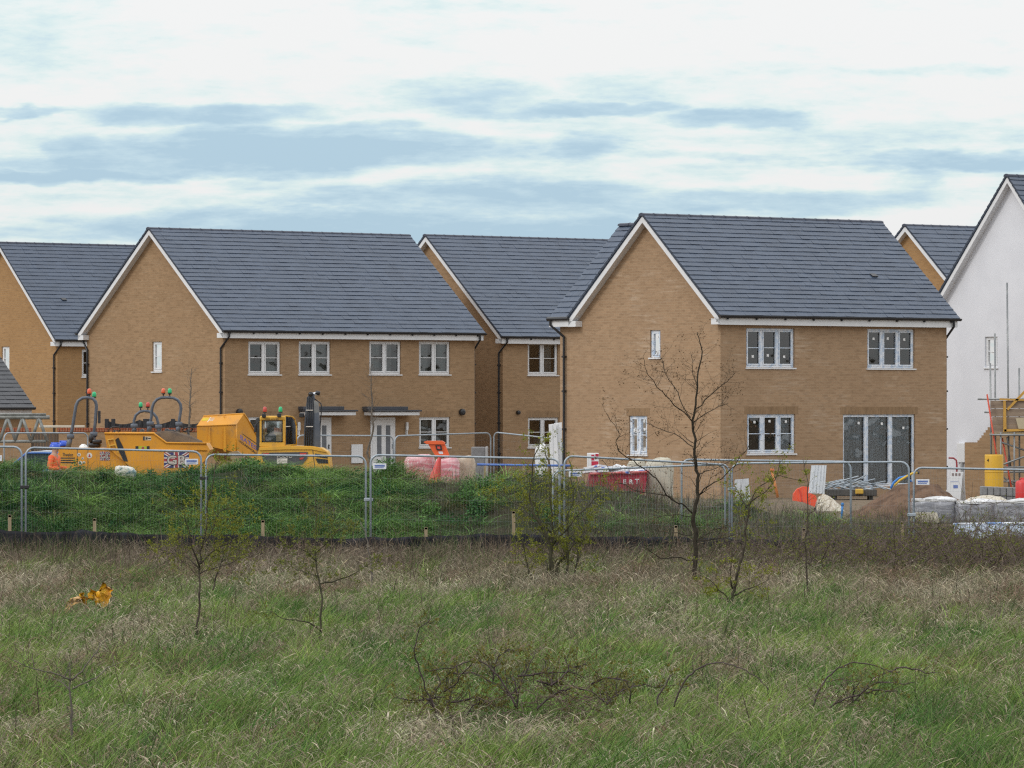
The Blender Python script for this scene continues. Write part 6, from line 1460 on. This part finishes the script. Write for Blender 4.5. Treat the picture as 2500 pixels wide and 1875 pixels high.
mb=MB(); mb.bbox(e3(1385,0)[0],e3(1495,0)[0],.45,.6,e3(0,690)[1],e3(0,560)[1],.05); mb.bbox(e3(1400,0)[0],e3(1475,0)[0],.45,.58,e3(0,560)[1],e3(0,490)[1],.04); mb.build('driver_seat',mat('cab_seat',(.06,.085,.10),(.045,.06,.075),.8),cab,True)
mb=MB(); mb.add([(xl+.02,1.34,zb),(xr-.02,1.34,zb),(xr-.02,1.34,zt-.1),(xl+.02,1.34,zt-.1)],[(0,1,2,3)]); mb.build('windscreen',m_glass,cab)
text_on(cab,'VOLVO EC',(e3(1398,421)[0],.045,e3(0,421)[1]),(e3(1530,0)[0]-e3(1398,0)[0],0,0),.035,m_dark,'lettering')
# side with curved window, right
mb=MB(); sd_=pe([(1590,384),(1655,392),(1678,420),(1692,480),(1694,668),(1590,676)]); ps=[(x,.12+ (x-xr)*2.2,z) for x,z in sd_]
for i in range(len(ps)): mb.tube([ps[i],ps[(i+1)%len(ps)]],.02,6)
mb.build('side_frame',m_yel2,cab,True); mb=MB(); mb.add([Vector(p) for p in ps],[tuple(range(len(ps)))]); mb.build('side_window',m_cabglass,cab)
mb=MB(); mb.prism(pe([(1300,410),(1340,400),(1342,690),(1306,735),(1304,560)])[::-1],.25,1.2,'y'); mb.build('left_door',mat('smoked_panel',(.06,.065,.07),(.04,.045,.05),.25),cab); mb=MB(); mb.bbox(e3(1286,0)[0],e3(1312,0)[0],.1,.16,e3(0,545)[1],e3(0,470)[1],.015); mb.tube([(e3(1300,0)[0],.13,e3(0,470)[1]),(e3(1340,0)[0],.2,e3(0,430)[1])],.012,5); mb.build('mirror',m_black,cab)
for (cx,cy,m_) in ((1388,345,m_redl),(1542,345,m_green)): x,z=e3(cx,cy); beacon(cab,x,zt-.02,z,.3,m_,.05); 
for (cx,cy) in ((1385,390),(1535,385)): x,z=e3(cx,cy); mb=MB(); mb.bbox(x-.05,x+.05,-.02,.05,z-.03,z+.07,.015); mb.build('work_light',m_black,cab)
# body and counterweight
mb=MB(); prof_b=[(1338,694),(1360,686),(1600,676),(1850,682),(1950,700),(2005,735),(2026,775),(2040,900),(2035,960),(1330,960),(1312,830)]
mb.prism(pe(prof_b)[::-1],.0,1.5,'y'); body=mb.build('body',m_yel2,t); 
mb=MB(); mb.prism(pe([(1338,700),(1600,682),(1850,688),(1945,706),(1998,740),(1970,736),(1850,712),(1600,712),(1345,722)])[::-1],-.03,-.001,'y'); mb.build('hood_edge',m_yel2,body)
mb=MB(); mb.prism(pe([(1362,745),(1815,738),(1812,800),(1760,862),(1420,866),(1375,820)])[::-1],-.02,-.001,'y'); rp=mb.build('rear_panel',mat('rear_panel_grey',(.075,.078,.085),(.055,.058,.065),.5),body)
for pts in ([(1372,752),(1438,750),(1430,768),(1380,770)],[(1735,748),(1805,746),(1795,772),(1742,766)],[(1735,795),(1780,790),(1765,810),(1738,812)]): mb=MB(); mb.prism(pe(pts)[::-1],-.035,-.021,'y'); mb.build('tail_light',m_redl,rp)
text_on(rp,'VOLVO',(e3(1505,0)[0],-.03,e3(0,793)[1]),(e3(1665,0)[0]-e3(1505,0)[0],0,0),.055,m_decalw,'lettering',bold=.012)
mb=MB(); mb.prism(pe([(1512,802),(1616,800),(1614,850),(1514,852)])[::-1],-.03,-.021,'y'); nb_=mb.build('number_plate',m_decalw,rp); mb=MB(); mb.box(e3(1530,0)[0],e3(1598,0)[0],-.033,-.0305,e3(0,832)[1],e3(0,818)[1]); mb.build('plate_print',m_grey_let,nb_)
mb=MB(); mb.prism(pe([(1884,752),(2000,770),(2012,800),(1890,785)])[::-1],-.012,-.001,'y'); mb.prism(pe([(1890,800),(2012,812),(2016,850),(1915,850)])[::-1],-.012,-.001,'y'); mb.build('vent',m_black,body)
mb=MB(); mb.prism(pe([(1960,872),(2010,868),(2012,908),(1962,910)])[::-1],-.012,-.001,'y'); mb.build('yellow_plate',bpy.data.materials['decal_yellow'],body)
mb=MB(); mb.prism(pe([(1858,690),(1864,690),(1888,900),(1882,900)])[::-1],-.006,-.001,'y'); mb.build('panel_gap',m_dark,body)
# arm
m_arm=mat('arm_grey',(.075,.09,.118),(.105,.122,.15),.45,.2,scale=3)
mb=MB(); mb.prism(pe([(1762,690),(1768,480),(1780,320),(1798,200),(1826,160),(1862,165),(1872,215),(1868,690)])[::-1],.75,1.05,'y'); mb.prism(pe([(1868,690),(1870,360),(1912,350),(1922,480),(1926,700)])[::-1],.7,1.1,'y'); arm=mb.build('boom_arm',m_arm,t)
mb=MB(); mb.prism(pe([(1862,230),(1905,250),(1915,352),(1868,362)])[::-1],.72,1.0,'y'); mb.build('link',mat('link_grey',(.22,.23,.23),(.16,.165,.17),.5,.2),arm)
mb=MB(); a=e3(1832,180);b=e3(1898,158); mb.tube([(a[0],.85,a[1]),(b[0],.85,b[1])],.045,10); mb.build('ram',mat('chrome_rod',(.62,.64,.68),(.55,.57,.6),.25,.6),arm,True); mb=MB(); mb.tube([(b[0]-.05,.85,b[1]+.01),(b[0]+.06,.85,b[1]-.015)],.055,10); a=e3(1832,170); mb.tube([(a[0],.7,a[1]),(a[0],1.1,a[1])],.06,10); mb.build('pivot',m_black,arm,True)
for k,(xa,xb) in enumerate(((1790,1778),(1808,1800),(1828,1822),(1848,1845))):
    mb=MB(); a=e3(xa+8,200);b=e3(xa,420);c=e3(xb,690); mb.tube([(a[0],.72,a[1]),(b[0],.70,b[1]),(c[0],.72,c[1])],.014,6); mb.build('hose',m_black,arm,True)
mb=MB(); mb.tube([(e3(1870,215)[0],.8,e3(0,215)[1]),(e3(1932,262)[0],.8,e3(0,262)[1]),(e3(1940,300)[0],.8,e3(0,300)[1]),(e3(1925,480)[0],.78,e3(0,480)[1]),(e3(1918,660)[0],.8,e3(0,660)[1])],.016,6); mb.build('hose',m_black,arm,True)
mb=MB()
for cy in (328,490): mb.box(e3(1786,0)[0],e3(1856,0)[0],.66,.685,e3(0,cy+4)[1],e3(0,cy-4)[1])
mb.build('hose_clamp',m_decalw,arm)
mb=MB(); x,z=e3(1745,380); mb.bbox(x-.07,x+.05,.75,.9,z-.05,z+.06,.015); mb.build('boom_light',m_black,arm)
for x0 in (e3(1345,0)[0],e3(1900,0)[0]):
    mb=MB(); pr=[(.0+.35*math.cos(a)-(.0),.36+.35*math.sin(a)) for a in [math.pi/2+math.pi*k/8 for k in range(9)]]; pr2=[(2.0+.35*math.cos(a),.36+.35*math.sin(a)) for a in [-math.pi/2+math.pi*k/8 for k in range(9)]]
    mb.prism([(y-.3,z) for y,z in pr+pr2],x0,x0+.38,'x'); mb.build('track',m_rub,t)
mb=MB(); mb.bbox(e3(1500,0)[0],e3(1890,0)[0],.2,1.3,.35,.8,.05); mb.build('undercarriage',m_dark,t)
mb=MB(); c=pe([(1005,770),(1030,742),(1098,732),(1150,770),(1196,818),(1060,835)]); mb.prism(c[::-1],.9,1.5,'y'); mb.build('bucket',mat('worn_bucket',(.34,.26,.16),(.22,.17,.12),.7,.2,scale=6),t)
mb=MB(); a=e3(1150,800); mb.tube([(a[0],1.2,a[1]-.1),(e3(1400,0)[0],1.2,.75)],.09,8); mb.build('blade_arm',m_dark,t)
# --- blue car behind the bank, far left
Y=128.; t=thing('parked_car','blue car with painted sky sheen on its roof, showing above the bank at the far left','car',(P(75,1200,Y).x,Y,0)); L=t.location; q=qq(Y,t)
m_blue=mat('blue_car_paint',(.045,.14,.42),(.05,.16,.46),.3,spec=.6); m_roof_sheen=mat('pale_car_roof',(.55,.62,.72),(.48,.55,.66),.35)  # roof of the blue car: reflected sky put into its colour
prof_c=[(-1.75,.35),(-1.78,.65),(-1.6,.85),(-.62,.98),(1.95,1.0),(2.05,.6),(2.0,.35)]
mb=MB(); mb.prism(prof_c[::-1],0,1.7,'y'); mb.build('body',m_blue,t)
gl=[(-.62,.98),(-.12,q(0,1104)[1]),(.25,q(0,1101)[1]),(1.15,q(0,1102)[1]),(1.75,1.0)]
mb=MB(); mb.prism([(-.05,gl[1][1]-.04),(.25,gl[2][1]-.05),(1.15,gl[3][1]-.05),(1.2,gl[3][1]-.01),(.25,gl[2][1]),(-.1,gl[1][1])],.12,1.58,'y'); mb.build('roof',m_roof_sheen,t)
mb=MB(); mb.tube([(-.62,.1,.98),(-.12,.14,gl[1][1]-.02),(.25,.14,gl[2][1]-.05),(1.15,.14,gl[3][1]-.05),(1.75,.1,1.0)],.032,6); mb.tube([(.55,.12,1.0),(.52,.14,gl[2][1]-.05)],.03,6); mb.build('pillar',m_blue,t,True); mb=MB(); mb.tube([(-.62,1.6,.98),(-.12,1.56,gl[1][1]-.02),(1.15,1.56,gl[3][1]-.05),(1.75,1.6,1.0)],.032,6); mb.build('pillar',m_blue,t,True)
m_cg=mat('car_glass',(.05,.07,.075),(.035,.05,.055),.08,spec=.6)
mb=MB(); mb.prism([(-.55,.98),(-.1,gl[1][1]-.04),(.25,gl[2][1]-.05),(1.12,gl[3][1]-.06),(1.65,1.0)][::-1],.14,1.56,'y'); mb.build('window',m_cg,t)
for (x,y) in ((-1.05,.1),(1.35,.1),(-1.05,1.6),(1.35,1.6)):
    mb=MB(); mb.lathe([(.2,-.1),(.28,-.1),(.31,-.06),(.31,.06),(.28,.1),(.2,.1)],22,frame((x,y,.31),0,R(90))); w_=mb.build('wheel',m_rub,t,True); mb=MB(); mb.lathe([(.02,-.11),(.2,-.09),(.2,.09),(.02,.11)],16,frame((x,y,.31),0,R(90))); mb.build('rim',m_galv,w_)
for y in (.2,1.3): mb=MB(); mb.bbox(-1.8,-1.62,y,y+.25,.68,.8,.03); mb.build('headlight',m_decalw,t)
# ---------------------------------------------------------------- people
m_skin=mat('skin',(.45,.27,.19),(.40,.23,.16),.6); m_hiv=mat('hi_vis_orange',(.85,.13,.03),(.75,.10,.025),.7,scale=5); m_trs=mat('navy_workwear',(.035,.045,.09),(.05,.06,.11),.85,scale=8); m_boot=mat('boot',(.05,.04,.03)); m_hatb=mat('blue_hard_hat',(.02,.075,.50),(.025,.09,.54),.3,scale=3); m_hatw=mat('white_hard_hat',(.80,.80,.78),(.74,.74,.72),.35,scale=3); m_refl=mat('reflective_tape',(.60,.62,.60),(.5,.52,.5),.3)
def skin_mesh(joints,edges,rad,name):
    me=bpy.data.meshes.new(name); me.from_pydata(joints,edges,[]); o=bpy.data.objects.new(name,me); COL.objects.link(o)
    md=o.modifiers.new('s','SKIN'); 
    for i,r_ in enumerate(rad):
        s=me.skin_vertices[0].data[i]; s.radius=(r_,r_*.9) if not isinstance(r_,tuple) else r_; s.use_root=(i==0)
    md.use_smooth_shade=True; sb=o.modifiers.new('b','SUBSURF'); sb.levels=2; sb.render_levels=2
    dg=bpy.context.evaluated_depsgraph_get(); m2=bpy.data.meshes.new_from_object(o.evaluated_get(dg)); m2.name=name
    bpy.data.objects.remove(o); bpy.data.meshes.remove(me)
    for p in m2.polygons: p.use_smooth=True
    return m2
def person(px,py_top,Y,rz,label,hat,arm=0.0):
    J=[];E=[];Rr=[]
    def j(p,r_,par=None):
        J.append(p);Rr.append(r_)
        if par is not None: E.append((par,len(J)-1))
        return len(J)-1
    pel=j((0,0,.95),(.155,.115)); ch=j((0,0,1.22),(.165,.12),pel); sh=j((0,0,1.40),(.14,.10),ch); nk=j((0,-.005,1.49),.058,sh); hd=j((0,-.02,1.58),(.075,.09),nk); tp=j((0,-.015,1.67),(.075,.09),hd)
    ns=j((0,-.115,1.585),.014,hd)
    for s in (-1,1):
        hp=j((s*.10,0,.88),.095,pel); kn=j((s*.115,-.02,.48),.06,hp); an=j((s*.12,0,.09),.042,kn); j((s*.13,-.15,.04),.04,an)
        so=j((s*.19,0,1.40),.062,sh); el=j((s*.26,.02+arm*.1,1.14),.046,so); wr=j((s*.25,-.10-arm,.95+arm),.03,el); hn=j((s*.25,-.13-arm,.88+arm),(.034,.02),wr)
        for k,(dx,l) in enumerate(((-.028,.07),(-.009,.08),(.010,.075),(.028,.06))):
            a=j((s*.25+dx,-.145-arm,.84+arm),.0095,hn); j((s*.25+dx,-.135-arm,.84+arm-l),.008,a)
        a=j((s*.25-s*.045,-.15-arm,.88+arm),.011,hn); j((s*.25-s*.055,-.165-arm,.84+arm),.009,a)
    me=skin_mesh(J,E,Rr,'person'); me.materials.append(m_skin)
    o=bpy.data.objects.new('person',me); COL.objects.link(o); p=P(px,py_top,Y); o.location=(p.x,Y,p.z-1.735); o.rotation_euler=(0,0,rz); tag(o,label,'person','site workers')
    def shell(name,j0,e0,r0,m):
        me=skin_mesh(j0,e0,r0,name); me.materials.append(m); c=bpy.data.objects.new(name,me); COL.objects.link(c); c.parent=o
    shell('hi_vis_jacket',[(0,0,.90),(0,0,1.22),(0,0,1.42),(-.19,0,1.41),(-.26,.02+arm*.1,1.14),(-.252,-.09-arm,.98+arm),(.19,0,1.41),(.26,.02+arm*.1,1.14),(.252,-.09-arm,.98+arm)],[(0,1),(1,2),(2,3),(3,4),(4,5),(2,6),(6,7),(7,8)],[(.185,.14),(.195,.145),(.16,.12),.08,.063,.048,.08,.063,.048],m_hiv)
    shell('trousers',[(0,0,.93),(-.10,0,.86),(-.115,-.02,.48),(-.12,0,.12),(.10,0,.86),(.115,-.02,.48),(.12,0,.12)],[(0,1),(1,2),(2,3),(0,4),(4,5),(5,6)],[(.165,.125),.11,.082,.07,.11,.082,.07],m_trs)
    for s in (-1,1): mb=MB(); mb.bbox(s*.12-.055,s*.12+.055,-.2,.07,0,.11,.03); mb.build('boot',m_boot,o,True)
    mb=MB(); mb.lathe([(.192,1.06),(.196,1.085),(.192,1.11)],20,frame((0,0,0),0,0,0,(1,.76,1)),False); mb.build('reflective_band',m_refl,o,True)
    mb=MB(); pr=[(.118,1.615),(.128,1.625),(.122,1.66),(.105,1.705),(.07,1.735),(.02,1.745),(.001,1.746)]; mb.lathe(pr,22,frame((0,-.015,0),0,0,0,(.9,1.08,1)),False); mb.bbox(-.085,.085,-.185,-.10,1.612,1.626,.006); mb.bbox(-.02,.02,-.12,.09,1.725,1.756,.012); mb.build('hard_hat',hat,o,True)
    for s in (-1,1): mb=MB(); mb.lathe([(.0,-.008),(.009,0),(.0,.008)],8,frame((s*.03,-.098,1.60)),False); mb.build('eye',m_black,o,True)
    mb=MB(); mb.bbox(-.024,.024,-.103,-.090,1.525,1.535,.003); mb.build('mouth',mat('lips',(.32,.13,.11)) if 'lips' not in bpy.data.materials else bpy.data.materials['lips'],o)
    return o
person(132.5,1082,119.5,R(75),'person in blue hard hat and orange hi-vis jacket, leftmost of the workers behind the bank',m_hatb,.15)
person(155.5,1077.5,126.2,R(-60),'person in blue hard hat half hidden behind the roll bar of the loaded dumper',m_hatb,.0)
person(203,1086,127.5,R(30),'person in white hard hat barely showing over the engine cover of the loaded dumper',m_hatw,.1)
